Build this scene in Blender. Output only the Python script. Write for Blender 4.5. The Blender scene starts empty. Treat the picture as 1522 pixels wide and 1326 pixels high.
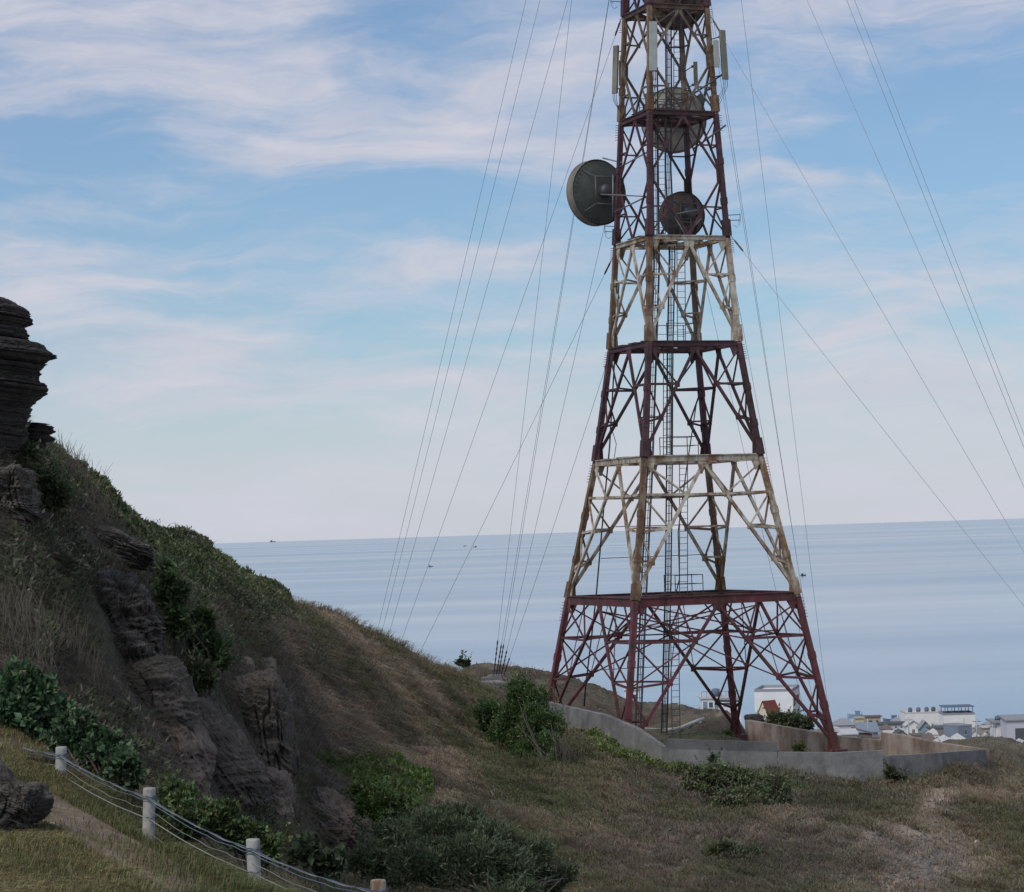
import bpy, math, random
import numpy as np
from mathutils import Vector, Matrix
R = math.radians
random.seed(7); rng = np.random.default_rng(11)
S = bpy.context.scene
C = S.collection
FPX = 3700.0; PW, PH = 1522.0, 1326.0
H = 62.0
PITCH = math.atan(129.0/FPX); ROLL = R(1.78)

# ------------------------------------------------------------------ camera
fw = Vector((0, math.cos(PITCH), math.sin(PITCH)))
r0 = Vector((1, 0, 0)); u0 = r0.cross(fw)
rt = r0*math.cos(ROLL) - u0*math.sin(ROLL)
up = r0*math.sin(ROLL) + u0*math.cos(ROLL)
CAM = Vector((0, 0, H))
cam = bpy.data.cameras.new('camera'); camo = bpy.data.objects.new('camera', cam); C.objects.link(camo)
camo.matrix_world = Matrix(((rt.x, up.x, -fw.x, CAM.x), (rt.y, up.y, -fw.y, CAM.y), (rt.z, up.z, -fw.z, CAM.z), (0, 0, 0, 1)))
cam.sensor_width = 36; cam.sensor_fit = 'HORIZONTAL'; cam.lens = 36*FPX/PW
cam.clip_start = 0.5; cam.clip_end = 250000
S.camera = camo

def P(px, py, Y):
    d = fw + rt*((px-PW/2)/FPX) - up*((py-PH/2)/FPX)
    return CAM + d*(Y/d.y)
def proj(X, Y, Z):
    dx, dy, dz = X, Y, Z-H
    cz = dx*fw.x+dy*fw.y+dz*fw.z
    return (PW/2+FPX*(dx*rt.x+dy*rt.y+dz*rt.z)/cz, PH/2-FPX*(dx*up.x+dy*up.y+dz*up.z)/cz)

# ------------------------------------------------------------------ helpers
def tag(o, label=None, cat=None, group=None, kind=None):
    if label: o['label'] = label
    if cat: o['category'] = cat
    if group: o['group'] = group
    if kind: o['kind'] = kind
    return o
def empty(name, loc, label, cat, group=None):
    o = bpy.data.objects.new(name, None); C.objects.link(o); o.location = loc
    o.empty_display_size = .2
    return tag(o, label, cat, group)
class MB:
    def __init__(s): s.v = []; s.f = []; s.m = []; s.sm = []
    def add(s, vs, fs, mi=0, smooth=False):
        b = len(s.v); s.v += [tuple(v) for v in vs]
        for f in fs: s.f.append(tuple(b+i for i in f)); s.m.append(mi); s.sm.append(smooth)
    def hexa(s, p, mi=0):
        s.add(p, [(0,3,2,1),(4,5,6,7),(0,1,5,4),(1,2,6,5),(2,3,7,6),(3,0,4,7)], mi)
    def box(s, c, sx, sy, sz, rz=0, mi=0, rot=None):
        M = rot if rot is not None else Matrix.Rotation(rz, 3, 'Z')
        c = Vector(c); p = []
        for z in (-1, 1):
            for x, y in ((-1,-1),(1,-1),(1,1),(-1,1)):
                p.append(c + M @ Vector((x*sx/2, y*sy/2, z*sz/2)))
        s.hexa(p, mi)
    def bar(s, a, b, w, h=None, mi=0, side=None):
        a, b = Vector(a), Vector(b); h = h or w
        d = (b-a)
        if d.length < 1e-6: return
        d.normalize()
        ref = Vector(side) if side is not None else Vector((0,0,1))
        if abs(d.dot(ref)) > .97: ref = Vector((1,0,0))
        x = d.cross(ref).normalized(); y = x.cross(d)
        p = []
        for q in (a, b):
            for i, j in ((-1,-1),(1,-1),(1,1),(-1,1)): p.append(q + x*(i*w/2) + y*(j*h/2))
        s.hexa(p, mi)
    def tube(s, pts, r, n=6, mi=0, cap=True):
        pts = [Vector(p) for p in pts]; rs = r if isinstance(r, (list, tuple)) else [r]*len(pts)
        vs = []; fs = []
        for i, p in enumerate(pts):
            d = (pts[min(i+1, len(pts)-1)] - pts[max(i-1, 0)])
            d = d.normalized() if d.length > 1e-9 else Vector((0,0,1))
            ref = Vector((0,0,1)) if abs(d.z) < .9 else Vector((1,0,0))
            x = d.cross(ref).normalized(); y = x.cross(d)
            for k in range(n):
                a = 2*math.pi*k/n; vs.append(p + (x*math.cos(a) + y*math.sin(a))*rs[i])
        for i in range(len(pts)-1):
            for k in range(n):
                k2 = (k+1) % n; fs.append((i*n+k, i*n+k2, (i+1)*n+k2, (i+1)*n+k))
        if cap: fs.append(tuple(range(n-1, -1, -1))); fs.append(tuple((len(pts)-1)*n+k for k in range(n)))
        s.add(vs, fs, mi, n > 5)
    def lathe(s, prof, c, ax, n=40, mi=0):
        ax = Vector(ax).normalized(); ref = Vector((0,0,1)) if abs(ax.z) < .9 else Vector((1,0,0))
        x = ax.cross(ref).normalized(); y = ax.cross(x); c = Vector(c)
        vs = []; fs = []
        for (r, t) in prof:
            for k in range(n):
                a = 2*math.pi*k/n; vs.append(c + ax*t + (x*math.cos(a)+y*math.sin(a))*max(r, 1e-4))
        for i in range(len(prof)-1):
            for k in range(n):
                k2 = (k+1) % n; fs.append((i*n+k, i*n+k2, (i+1)*n+k2, (i+1)*n+k))
        s.add(vs, fs, mi, True)
    def build(s, name, mats, parent=None, origin=None):
        me = bpy.data.meshes.new(name)
        off = Vector((0,0,0))
        if parent is not None: off = parent_world(parent)
        elif origin is not None: off = Vector(origin)
        me.from_pydata([tuple(Vector(v)-off) for v in s.v], [], s.f)
        if not isinstance(mats, (list, tuple)): mats = [mats]
        for m in mats: me.materials.append(m)
        me.polygons.foreach_set('material_index', s.m); me.polygons.foreach_set('use_smooth', s.sm)
        me.update()
        o = bpy.data.objects.new(name, me); C.objects.link(o)
        if parent is not None: o.parent = parent
        elif origin is not None: o.location = off
        return o
def parent_world(p):
    v = Vector((0,0,0))
    while p is not None: v = v + p.location; p = p.parent
    return v
def npmesh(name, V, polys, mat, parent=None, col=None, smooth=False, origin=None):
    """polys: list of int arrays (n,k); col: list of (n,3) face colours in the same order"""
    me = bpy.data.meshes.new(name)
    off = parent_world(parent) if parent is not None else Vector(origin or (0,0,0))
    V = np.asarray(V, dtype=np.float64) - np.array(off)
    me.vertices.add(len(V)); me.vertices.foreach_set('co', V.astype(np.float32).ravel())
    li = np.concatenate([p.ravel() for p in polys]).astype(np.int32)
    lt = np.concatenate([np.full(len(p), p.shape[1]) for p in polys]).astype(np.int32)
    ls = np.concatenate([[0], np.cumsum(lt)[:-1]]).astype(np.int32)
    me.loops.add(len(li)); me.loops.foreach_set('vertex_index', li)
    me.polygons.add(len(lt)); me.polygons.foreach_set('loop_start', ls); me.polygons.foreach_set('loop_total', lt)
    me.polygons.foreach_set('use_smooth', np.full(len(lt), smooth))
    me.update(calc_edges=True)
    if col is not None:
        a = me.attributes.new('col', 'FLOAT_COLOR', 'FACE')
        c = np.concatenate(col); c = np.concatenate([c, np.ones((len(c), 1))], 1)
        a.data.foreach_set('color', c.astype(np.float32).ravel())
    me.materials.append(mat)
    o = bpy.data.objects.new(name, me); C.objects.link(o)
    if parent is not None: o.parent = parent
    else: o.location = off
    return o

# numpy value noise
_perm = np.random.default_rng(3).random((512, 512))
def vnoise(x, y):
    xi = np.floor(x).astype(int); yi = np.floor(y).astype(int); fx = x-xi; fy = y-yi
    fx = fx*fx*(3-2*fx); fy = fy*fy*(3-2*fy)
    g = lambda a, b: _perm[a % 512, b % 512]
    return ((g(xi, yi)*(1-fx)+g(xi+1, yi)*fx)*(1-fy) + (g(xi, yi+1)*(1-fx)+g(xi+1, yi+1)*fx)*fy)*2-1
def fbm(x, y, o=4):
    s = 0; a = 1; t = 0
    for i in range(o): s = s + a*vnoise(x*2**i+13.7*i, y*2**i+7.1*i); t += a; a *= .5
    return s/t

# ------------------------------------------------------------------ materials
def newmat(name):
    m = bpy.data.materials.new(name); m.use_nodes = True
    nt = m.node_tree; b = nt.nodes['Principled BSDF']; return m, nt, b
def ramp(nt, fac, stops):
    n = nt.nodes.new('ShaderNodeValToRGB'); e = n.color_ramp.elements
    while len(e) < len(stops): e.new(.5)
    for i, (p, c) in enumerate(stops): e[i].position = p; e[i].color = (c[0], c[1], c[2], 1)
    nt.links.new(fac, n.inputs[0]); return n.outputs[0]
def noise(nt, scale, detail=4, rough=.6, vec=None, sc=None):
    n = nt.nodes.new('ShaderNodeTexNoise'); n.inputs['Scale'].default_value = scale
    n.inputs['Detail'].default_value = detail; n.inputs['Roughness'].default_value = rough
    if vec is None: vec = coord(nt)
    if sc:
        mp = nt.nodes.new('ShaderNodeMapping'); mp.inputs['Scale'].default_value = sc
        nt.links.new(vec, mp.inputs[0]); vec = mp.outputs[0]
    nt.links.new(vec, n.inputs['Vector']); return n.outputs['Fac']
def coord(nt):
    g = nt.nodes.new('ShaderNodeNewGeometry'); return g.outputs['Position']
def mixc(nt, fac, a, b, mode='MIX'):
    n = nt.nodes.new('ShaderNodeMix'); n.data_type = 'RGBA'; n.blend_type = mode
    for s, v in ((n.inputs['Factor'], fac), (n.inputs['A'], a), (n.inputs['B'], b)):
        pass
    def st(sock, v):
        if isinstance(v, (int, float)): sock.default_value = v
        elif isinstance(v, tuple): sock.default_value = (*v, 1)
        else: nt.links.new(v, sock)
    st(n.inputs[0], fac); st(n.inputs[6], a); st(n.inputs[7], b)
    return n.outputs[2]
def bump(nt, b, h, strength, dist):
    n = nt.nodes.new('ShaderNodeBump'); n.inputs['Strength'].default_value = strength; n.inputs['Distance'].default_value = dist
    nt.links.new(h, n.inputs['Height']); nt.links.new(n.outputs[0], b.inputs['Normal'])
def mottled(name, c1, c2, scale=2.0, rough=.85, sc=None, bstr=.3, bdist=.03, c3=None, spec=.3):
    m, nt, b = newmat(name)
    f = noise(nt, scale, 6, .65, sc=sc)
    st = [(.32, c1), (.68, c2)] if c3 is None else [(.28, c1), (.52, c2), (.74, c3)]
    nt.links.new(ramp(nt, f, st), b.inputs['Base Color'])
    b.inputs['Roughness'].default_value = rough; b.inputs['Specular IOR Level'].default_value = spec
    if bstr: bump(nt, b, noise(nt, scale*6, 5, .7, sc=sc), bstr, bdist)
    return m
def attrmat(name, rough=.7, trans=0.0, spec=.25):
    m, nt, b = newmat(name)
    a = nt.nodes.new('ShaderNodeAttribute'); a.attribute_name = 'col'
    nt.links.new(a.outputs['Color'], b.inputs['Base Color'])
    b.inputs['Roughness'].default_value = rough; b.inputs['Specular IOR Level'].default_value = spec
    if trans:
        t = nt.nodes.new('ShaderNodeBsdfTranslucent'); mx = nt.nodes.new('ShaderNodeMixShader')
        nt.links.new(a.outputs['Color'], t.inputs['Color']); mx.inputs[0].default_value = trans
        nt.links.new(b.outputs[0], mx.inputs[1]); nt.links.new(t.outputs[0], mx.inputs[2])
        nt.links.new(mx.outputs[0], nt.nodes['Material Output'].inputs['Surface'])
    return m
def plain(name, c, rough=.6, metal=0.0, var=.25, scale=1.5):
    m, nt, b = newmat(name)
    f = noise(nt, scale, 5, .65)
    nt.links.new(ramp(nt, f, [(.3, tuple(x*(1-var) for x in c)), (.7, tuple(min(1, x*(1+var*.5)) for x in c))]), b.inputs['Base Color'])
    b.inputs['Roughness'].default_value = rough; b.inputs['Metallic'].default_value = metal
    return m
def painted(name, paint, rust, lo, hi, rough=.65, dark=None):
    """old paint with rust patches and vertical run-off streaks"""
    m, nt, b = newmat(name)
    f1 = noise(nt, .55, 5, .7); f2 = noise(nt, 3.0, 5, .7, sc=(1, 1, .25))
    mt = nt.nodes.new('ShaderNodeMath'); mt.operation = 'MULTIPLY_ADD'; mt.inputs[1].default_value = .55
    nt.links.new(f1, mt.inputs[0])
    m2 = nt.nodes.new('ShaderNodeMath'); m2.operation = 'MULTIPLY'; m2.inputs[1].default_value = .45
    nt.links.new(f2, m2.inputs[0]); nt.links.new(m2.outputs[0], mt.inputs[2])
    fac = ramp(nt, mt.outputs[0], [(lo, (0,0,0)), (hi, (1,1,1))])
    pc = ramp(nt, noise(nt, 1.6, 6, .7), [(.28, tuple(x*.62 for x in paint)), (.5, paint), (.72, tuple(min(.8, x*1.25+.035) for x in paint))])
    rc = ramp(nt, noise(nt, 4, 5), [(.3, dark or tuple(x*.45 for x in rust)), (.65, rust)])
    nt.links.new(mixc(nt, fac, pc, rc), b.inputs['Base Color'])
    b.inputs['Roughness'].default_value = rough; b.inputs['Specular IOR Level'].default_value = .35
    bump(nt, b, noise(nt, 25, 4), .2, .01)
    return m
M = {}
M['red'] = painted('red_paint', (.122, .030, .040), (.070, .034, .026), .42, .58)
M['red_backlit'] = painted('backlit_red_paint', (.072, .026, .036), (.048, .028, .026), .42, .57)  # same red, backlit shade of the upper sections put into the colour
M['cream'] = painted('cream_paint', (.43, .40, .33), (.21, .118, .058), .43, .57)
M['cream_old_backlit'] = painted('worn_backlit_cream_paint', (.20, .17, .135), (.085, .052, .038), .36, .56)  # worn rusty cream, also darkened in colour to look like a backlit silhouette
M['cream_rust'] = painted('rusty_cream_paint', (.27, .215, .145), (.135, .075, .040), .33, .52)
M['red_leg'] = painted('red_leg_paint', (.126, .031, .042), (.075, .036, .028), .42, .60)
M['deck'] = painted('rusty_deck', (.10, .055, .04), (.05, .032, .024), .4, .6)
M['cable'] = plain('black_cable', (.018, .019, .022), .5)
M['steel'] = plain('dark_steel', (.06, .062, .068), .5, .3)
M['galv'] = plain('galvanised_steel', (.19, .195, .195), .5, .3)
M['galv_dull'] = plain('dull_galvanised_steel', (.085, .088, .085), .6, .2)
M['wire'] = plain('guy_wire_steel', (.15, .19, .23), .5, .2)
M['dish_dark'] = mottled('dark_dish_paint', (.040, .045, .042), (.075, .078, .070), 1.2, .6, bstr=.05)
M['dish_brown'] = mottled('brown_dish_paint', (.044, .030, .026), (.095, .066, .052), 1.2, .65, bstr=.05)
M['dish_pale'] = mottled('pale_dish_paint', (.10, .10, .088), (.30, .30, .265), 1.1, .6, bstr=.05)
M['shroud'] = mottled('weathered_shroud', (.10, .088, .068), (.20, .175, .145), 1.4, .6, bstr=.05)
M['panel'] = mottled('pale_panel_plastic', (.20, .22, .21), (.31, .335, .315), 1.0, .5, bstr=0)
M['panel_tan'] = mottled('weathered_panel', (.11, .105, .08), (.19, .18, .14), 1.2, .55, bstr=0)
M['panel_rust'] = painted('rusty_panel', (.16, .10, .07), (.10, .045, .03), .35, .6)
M['concrete'] = None
def concrete(name, c1, c2, c3, stain):
    m, nt, b = newmat(name)
    f = noise(nt, .7, 6, .65); col = ramp(nt, f, [(.3, c1), (.5, c2), (.72, c3)])
    s = ramp(nt, noise(nt, 1.1, 6, .68, sc=(1, 1, .16)), [(.46, (0,0,0)), (.74, (.8,.8,.8))])
    col = mixc(nt, s, col, stain)
    s = ramp(nt, noise(nt, .45, 5, .7), [(.52, (0,0,0)), (.66, (.55,.55,.55))])
    col = mixc(nt, s, col, tuple(min(.6, x*1.25) for x in c3))
    g = ramp(nt, noise(nt, 18, 3, .6), [(.3, (.72,.72,.72)), (.7, (1,1,1))])
    col = mixc(nt, 1.0, col, g, 'MULTIPLY')
    nt.links.new(col, b.inputs['Base Color']); b.inputs['Roughness'].default_value = .9; b.inputs['Specular IOR Level'].default_value = .2
    bump(nt, b, noise(nt, 12, 5, .7), .4, .03)
    return m
M['concrete'] = concrete('grey_concrete', (.13, .13, .13), (.195, .195, .195), (.265, .265, .26), (.095, .095, .098))
M['concrete_dark'] = concrete('darker_concrete_course', (.085, .087, .09), (.125, .127, .13), (.165, .167, .17), (.07, .07, .074))
M['plaster'] = concrete('tan_rendered_wall', (.185, .135, .105), (.30, .235, .19), (.42, .36, .31), (.125, .092, .072))
M['rock'] = mottled('dark_rock', (.040, .035, .030), (.108, .093, .079), 1.6, .95, sc=(.7,.7,2.2), bstr=1, bdist=.08, c3=(.19, .166, .142))
M['rock_pale'] = mottled('pale_stone', (.085, .078, .072), (.19, .172, .158), 1.2, .95, bstr=.3)
M['rock_black'] = mottled('near_black_rock', (.018, .016, .015), (.042, .037, .034), 1.6, .95, sc=(.5, .5, 3), bstr=.8, bdist=.05, c3=(.075, .062, .052))
M['rock_strata'] = mottled('layered_rock', (.036, .032, .028), (.092, .081, .070), 2.2, .95, sc=(.6, .6, 3.5), bstr=.9, bdist=.06, c3=(.22, .197, .173))
M['rock_brown'] = mottled('brown_rock', (.085, .068, .055), (.175, .143, .118), 1.2, .95, sc=(.8,.8,1.8), bstr=1, bdist=.08, c3=(.25, .21, .175))
M['leaf'] = attrmat('leaf', .55, .25, .3)
M['blade'] = attrmat('grass_blade', .8, .2, .15)
M['bark'] = mottled('grey_bark', (.06, .05, .042), (.13, .115, .10), 8, .9, bstr=.3)
M['twig'] = mottled('dry_twig', (.075, .065, .052), (.15, .13, .108), 6, .9, bstr=0)
M['dirt'] = mottled('trodden_dirt', (.125, .092, .062), (.195, .148, .105), 5, .95, bstr=.9, bdist=.03, c3=(.28, .22, .165))
M['white_post'] = painted('white_painted_post', (.36, .355, .335), (.20, .115, .07), .49, .60, .8)
M['fwire'] = plain('pale_fence_wire', (.25, .25, .23), .6, .1)
M['fwire_blue'] = plain('blue_grey_fence_wire', (.08, .11, .15), .5, .1)
M['white_pvc'] = plain('white_pipe', (.52, .51, .46), .5)

# ------------------------------------------------------------------ terrain
TY = 132.0; pxm = FPX/TY
axis0 = P(1014, 889, TY); TX = axis0.x - .1
TZ = [50.23-0.0, H-3.75, H+3.56, H+9.56, H+15.14, H+21.76, H+27.43, H+33.0, H+38.4, H+43.6, H+49, H+54.5, H+60]
TR = [8.31, 6.48, 4.67, 3.64, 3.165, 2.70, 2.33, 2.1, 1.95, 1.8, 1.65, 1.5, 1.4]
TH = R(24.5)
# corner directions: F (nearest), R, B, L
CD = {}
for i, k in enumerate('FRBL'):
    a = -math.pi/2 - TH + i*math.pi/2
    CD[k] = Vector((math.cos(a), math.sin(a), 0))
def corner(k, lv, t=0):
    r = TR[lv]; z = TZ[lv]
    if t: r = r + (TR[lv+1]-r)*t; z = z + (TZ[lv+1]-z)*t
    return Vector((TX+.0078*(z-(H-3.75)), TY, z)) + CD[k]*r

cps = [
 # right and middle foreground
 (1522,1200,108),(1400,1200,108),(1300,1200,106),(1100,1200,104),(950,1150,110),(900,1180,102),
 (1522,1326,90),(1300,1326,86),(1100,1326,84),(900,1326,80),(750,1326,76),(1000,1250,93),(1200,1260,94),(1400,1260,98),
 # wall base
 (1468,1160,120),(1320,1165,116),(1240,1162,116),(1150,1146,116.2),(990,1142,116),(898,1104,120),(830,1078,126),(1522,1118,127),
 (1490,1122,124),
 # ridge
 (690,1005,127),(650,996,122),(610,967,117),(560,953,112),(510,929,107),(440,902,100),(400,880,95),(330,835,86),(250,808,77),(160,745,67),(110,715,61),(75,712,56),(0,660,50),
 # slope
 (700,1080,113),(760,1150,103),(650,1050,110),(600,1100,100),(500,1000,96),(550,1200,86),(650,1220,86),(800,1230,92),(850,1120,112),
 (450,1150,80),(450,1280,72),(600,1326,70),(780,1060,121),
 (400,950,80),(300,900,72),(200,815,63),(100,765,56),(0,725,48),(0,850,45),(100,900,48),(200,950,54),(300,1020,60),(390,1050,68),
 (0,950,42),(100,1000,44),(200,1060,48),(300,1150,54),(400,1210,60),(0,1040,39),(100,1100,40),(200,1150,42),(350,1250,46),(450,1326,54),
 # bank at the fence
 (0,1326,24),(200,1326,25.5),(350,1326,27),(100,1210,31.5),(90,1160,34.7),(222,1255,30.8),(376,1330,27.8),(562,1395,25.2),(0,1180,33),(0,1250,28),
 (-250,1326,22),(-250,1150,33),(-250,1000,40),(-250,700,46),(1750,1326,92),(1750,1200,110),(1750,1130,128),(720,1450,23),
 # hidden dip beyond the fence
 (500,1450,36),(620,1430,42),(720,1400,54),(850,1390,66),
 # back of the hill
 (610,1030,138),(560,1020,135),(440,1000,125),(330,960,112),(250,920,102),(160,860,92),(75,800,82),(0,760,74),(507,1185,165),(400,1150,165),(250,1150,150),
 # inside the enclosure
 (1112,1107,149.5),(1180,1118,142),(1250,1124,135.5),(1308,1131,130),(1400,1131,123.5),(1455,1126,121),(1200,1130,130),(1120,1125,128),(1330,1140,122),(1050,1140,121),(1260,1140,121),
 (1112,1118,154),(1190,1128,148),(1260,1136,142),(1320,1140,136),(1400,1138,130),
 # plateau and mound
 (700,1018,150),(740,1013,168),(690,991,182),(760,994,186),(830,1004,178),(880,1021,170),(935,1046,160),(1000,1049,158),(1060,1060,154),(1107,1069,153),
 (870,1042,152),(1000,1075,147),(760,1090,235),(1000,1140,220),(600,1200,220),(1300,1400,200),(1290,1480,180),(1500,1400,200),(1200,1130,160),(1400,1160,150),(1522,1170,150),(1750,1200,150),(1750,1500,200),(400,1400,220),
]
wp = []
for (a, b, Y) in cps:
    p = P(a, b, Y); wp.append((p.x, p.y, p.z))
for k in 'FRBL':
    c = corner(k, 0); wp.append((c.x, c.y, TZ[0]))
wp.append((TX, TY, TZ[0])); wp.append((TX+14, TY+2, TZ[0]-.3))
wp = np.array(wp)
def tuv(X, Y): return np.stack([X/Y*6.0, np.log(Y)*1.6], -1)
def _k(r2): return np.where(r2 > 0, .5*r2*np.log(np.maximum(r2, 1e-12)), 0)
_q = tuv(wp[:,0], wp[:,1]); n_ = len(_q)
_A = np.zeros((n_+3, n_+3)); _A[:n_, :n_] = _k(((_q[:,None]-_q[None])**2).sum(-1)) + np.eye(n_)*1e-4
_A[:n_, n_] = 1; _A[:n_, n_+1:] = _q; _A[n_, :n_] = 1; _A[n_+1:, :n_] = _q.T
# interpolate the ray slope (z-H)/Y so that near and far ground weigh alike
_w = np.linalg.solve(_A, np.concatenate([(wp[:,2]-H)/wp[:,1], np.zeros(3)]))
def gz0(X, Y):
    X = np.asarray(X, float); Y = np.asarray(Y, float); sh = X.shape; q = tuv(X.ravel(), Y.ravel()); out = np.empty(len(q))
    for i in range(0, len(q), 20000):
        s = q[i:i+20000]
        out[i:i+20000] = _k(((s[:,None]-_q[None])**2).sum(-1)) @ _w[:n_] + _w[n_] + s @ _w[n_+1:]
    return (out*Y.ravel()+H).reshape(sh)
def relief(X, Y):
    near = np.clip((Y-30)/25, 0, 1)
    x = X - .4*Y*0; 
    r = fbm(X/5.5, Y/7.0, 3)*.36*near + (.25-np.abs(fbm(X/1.7+Y/7, Y/2.4, 4)))*(.10+.55*near)
    insd = np.clip(np.exp(-(((X-TX-3)/11)**2+((Y-TY)/12)**2)**2)*1.3, 0, 1)
    rocky = np.clip((8-(X-(-9)))/10, 0, 1)*np.clip((Y-42)/8, 0, 1)*np.clip((86-Y)/12, 0, 1)
    st = np.abs(fbm(X/.9+3.3, Y/2.2, 3))
    return r*(1-.9*insd) + (.28*st+.12*np.abs(fbm(X/.33, Y/.7, 3)))*rocky
def gz(x, y): return float(gz0(np.array([x]), np.array([y]))[0] + relief(np.array([x]), np.array([y]))[0])
NU, NY = 900, 900
us = np.linspace(-.27, .27, NU); ys = np.exp(np.linspace(math.log(17), math.log(236), NY))
UU, YY = np.meshgrid(us, ys); XX = UU*YY
# coarse evaluate then refine bilinearly
cu = np.linspace(-.27, .27, 226); cy = np.linspace(math.log(17), math.log(236), 226)
CU, CY = np.meshgrid(cu, cy); zc = (gz0(CU*np.exp(CY), np.exp(CY))-H)/np.exp(CY)
fi = (UU+.27)/.54*225; fj = (np.log(YY)-math.log(17))/(math.log(236)-math.log(17))*225
i0 = np.clip(fi.astype(int), 0, 224); j0 = np.clip(fj.astype(int), 0, 224); fu = fi-i0; fv = fj-j0
ZZ = ((zc[j0,i0]*(1-fu)+zc[j0,i0+1]*fu)*(1-fv)+(zc[j0+1,i0]*(1-fu)+zc[j0+1,i0+1]*fu)*fv)*YY+H
ZZ = ZZ + relief(XX, YY)
PXg, PYg = proj(XX, YY, ZZ)
def inpoly(poly, x, y):
    r = np.zeros(x.shape, bool); n = len(poly); j = n-1
    for i in range(n):
        xi, yi = poly[i]; xj, yj = poly[j]
        c = ((yi > y) != (yj > y)) & (x < (xj-xi)*(y-yi)/(yj-yi+1e-12)+xi)
        r ^= c; j = i
    return r
# which ground cells the camera sees (used only to decide where plants are worth growing thickly)
runmin = np.minimum.accumulate(np.vstack([np.full((1, NU), 1e9), PYg[:-1]]), 0)
VIS = PYg < runmin + .5
# albedo of the soil and thatch
def lerp(a, b, t): return a + (b-a)*t[..., None]
def sst(x, a, b): t = np.clip((x-a)/(b-a), 0, 1); return t*t*(3-2*t)
n1 = fbm(XX/9+2, YY/14, 4)*.5+.5; n2 = fbm(XX/2.2, YY/3.1+9, 4)*.5+.5; n3 = fbm(XX/.7, YY/1.0, 3)*.5+.5
brown = np.array([.200, .166, .122]); olive = np.array([.155, .150, .085]); grey = np.array([.190, .162, .142]); soil = np.array([.52, .40, .315])
dark = np.array([.150, .136, .115]); tan = np.array([.25, .20, .14])
COL = np.broadcast_to(brown, XX.shape+(3,)).copy()
COL = lerp(COL, olive, sst(n2, .45, .62)*.85); COL = lerp(COL, grey, sst(n1, .5, .65)*.75)
n4 = fbm(XX/3.3+5, YY/4.4+1, 5)*.5+.5; COL = lerp(COL, np.array([.105,.125,.055]), sst(n4, .56, .68)*.6); COL = lerp(COL, soil, sst(n4, .40, .30)*.55)
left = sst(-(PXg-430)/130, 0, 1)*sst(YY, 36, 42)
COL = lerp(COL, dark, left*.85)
right_ = sst(PXg, 1250, 1420)*sst(n2, .35, .6); COL = lerp(COL, tan, right_*.6)
def blob(cx, cy, rx, ry): return np.exp(-((PXg-cx)/rx)**2-((PYg-cy)/ry)**2)
dirtm = np.clip(1.3*blob(1392, 1190, 22, 14)+1.3*blob(1378,1213,26,16)+1.3*blob(1345,1236,50,13)+1.1*blob(1380, 1285, 75, 42)+blob(1290,1250,50,14)*.8+.7*blob(1440,1175,50,7)+.5*blob(1300,1310,60,20), 0, 1)*sst(YY, 70, 80)*sst(n3, .15, .45)
COL = lerp(COL, soil, np.clip(dirtm, 0, 1)); COL = lerp(COL, np.array([.30,.255,.21]), np.clip(blob(1380,1275,60,36), 0, 1)*sst(n3,.4,.7)*sst(YY,70,80))
plat = ((YY > 140)*1.0); COL = lerp(COL, np.array([.135,.108,.082]), plat*sst(n2, .3, .6))
COL = lerp(COL, np.array([.19,.155,.15]), np.clip(blob(1190,1275,150,60)+.7*blob(960,1260,110,40), 0, 1)*.7*sst(YY,70,80)); COL = lerp(COL, np.array([.10,.105,.065]), np.clip(blob(1250,1195,90,20)+blob(1095,1290,50,30)+.7*blob(760,1165,60,50)+.6*blob(1440,1210,80,16), 0, 1)*.7*sst(YY,70,80)); COL = lerp(COL, np.array([.12,.125,.07]), np.clip(blob(70,880,80,50)+blob(130,955,40,30), 0, 1)*.7)
nearg = sst(-(YY-37), 0, 3); COL = lerp(COL, np.array([.13, .12, .055]), nearg*.8)
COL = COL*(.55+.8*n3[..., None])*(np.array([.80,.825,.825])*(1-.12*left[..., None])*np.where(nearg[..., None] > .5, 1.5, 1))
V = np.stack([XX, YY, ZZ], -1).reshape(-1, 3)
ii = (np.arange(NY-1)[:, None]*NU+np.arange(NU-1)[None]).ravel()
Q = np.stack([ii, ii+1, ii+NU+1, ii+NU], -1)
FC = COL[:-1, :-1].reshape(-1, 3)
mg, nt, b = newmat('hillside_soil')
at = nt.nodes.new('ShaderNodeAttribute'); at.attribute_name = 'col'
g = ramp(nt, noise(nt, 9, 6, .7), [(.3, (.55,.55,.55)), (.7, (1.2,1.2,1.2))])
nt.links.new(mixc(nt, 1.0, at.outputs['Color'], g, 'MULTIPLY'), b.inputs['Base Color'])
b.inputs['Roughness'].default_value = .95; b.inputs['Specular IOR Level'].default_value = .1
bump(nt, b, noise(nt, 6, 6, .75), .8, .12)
tag(npmesh('hillside', V, [Q], mg, col=[FC], smooth=True), kind='structure')
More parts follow.
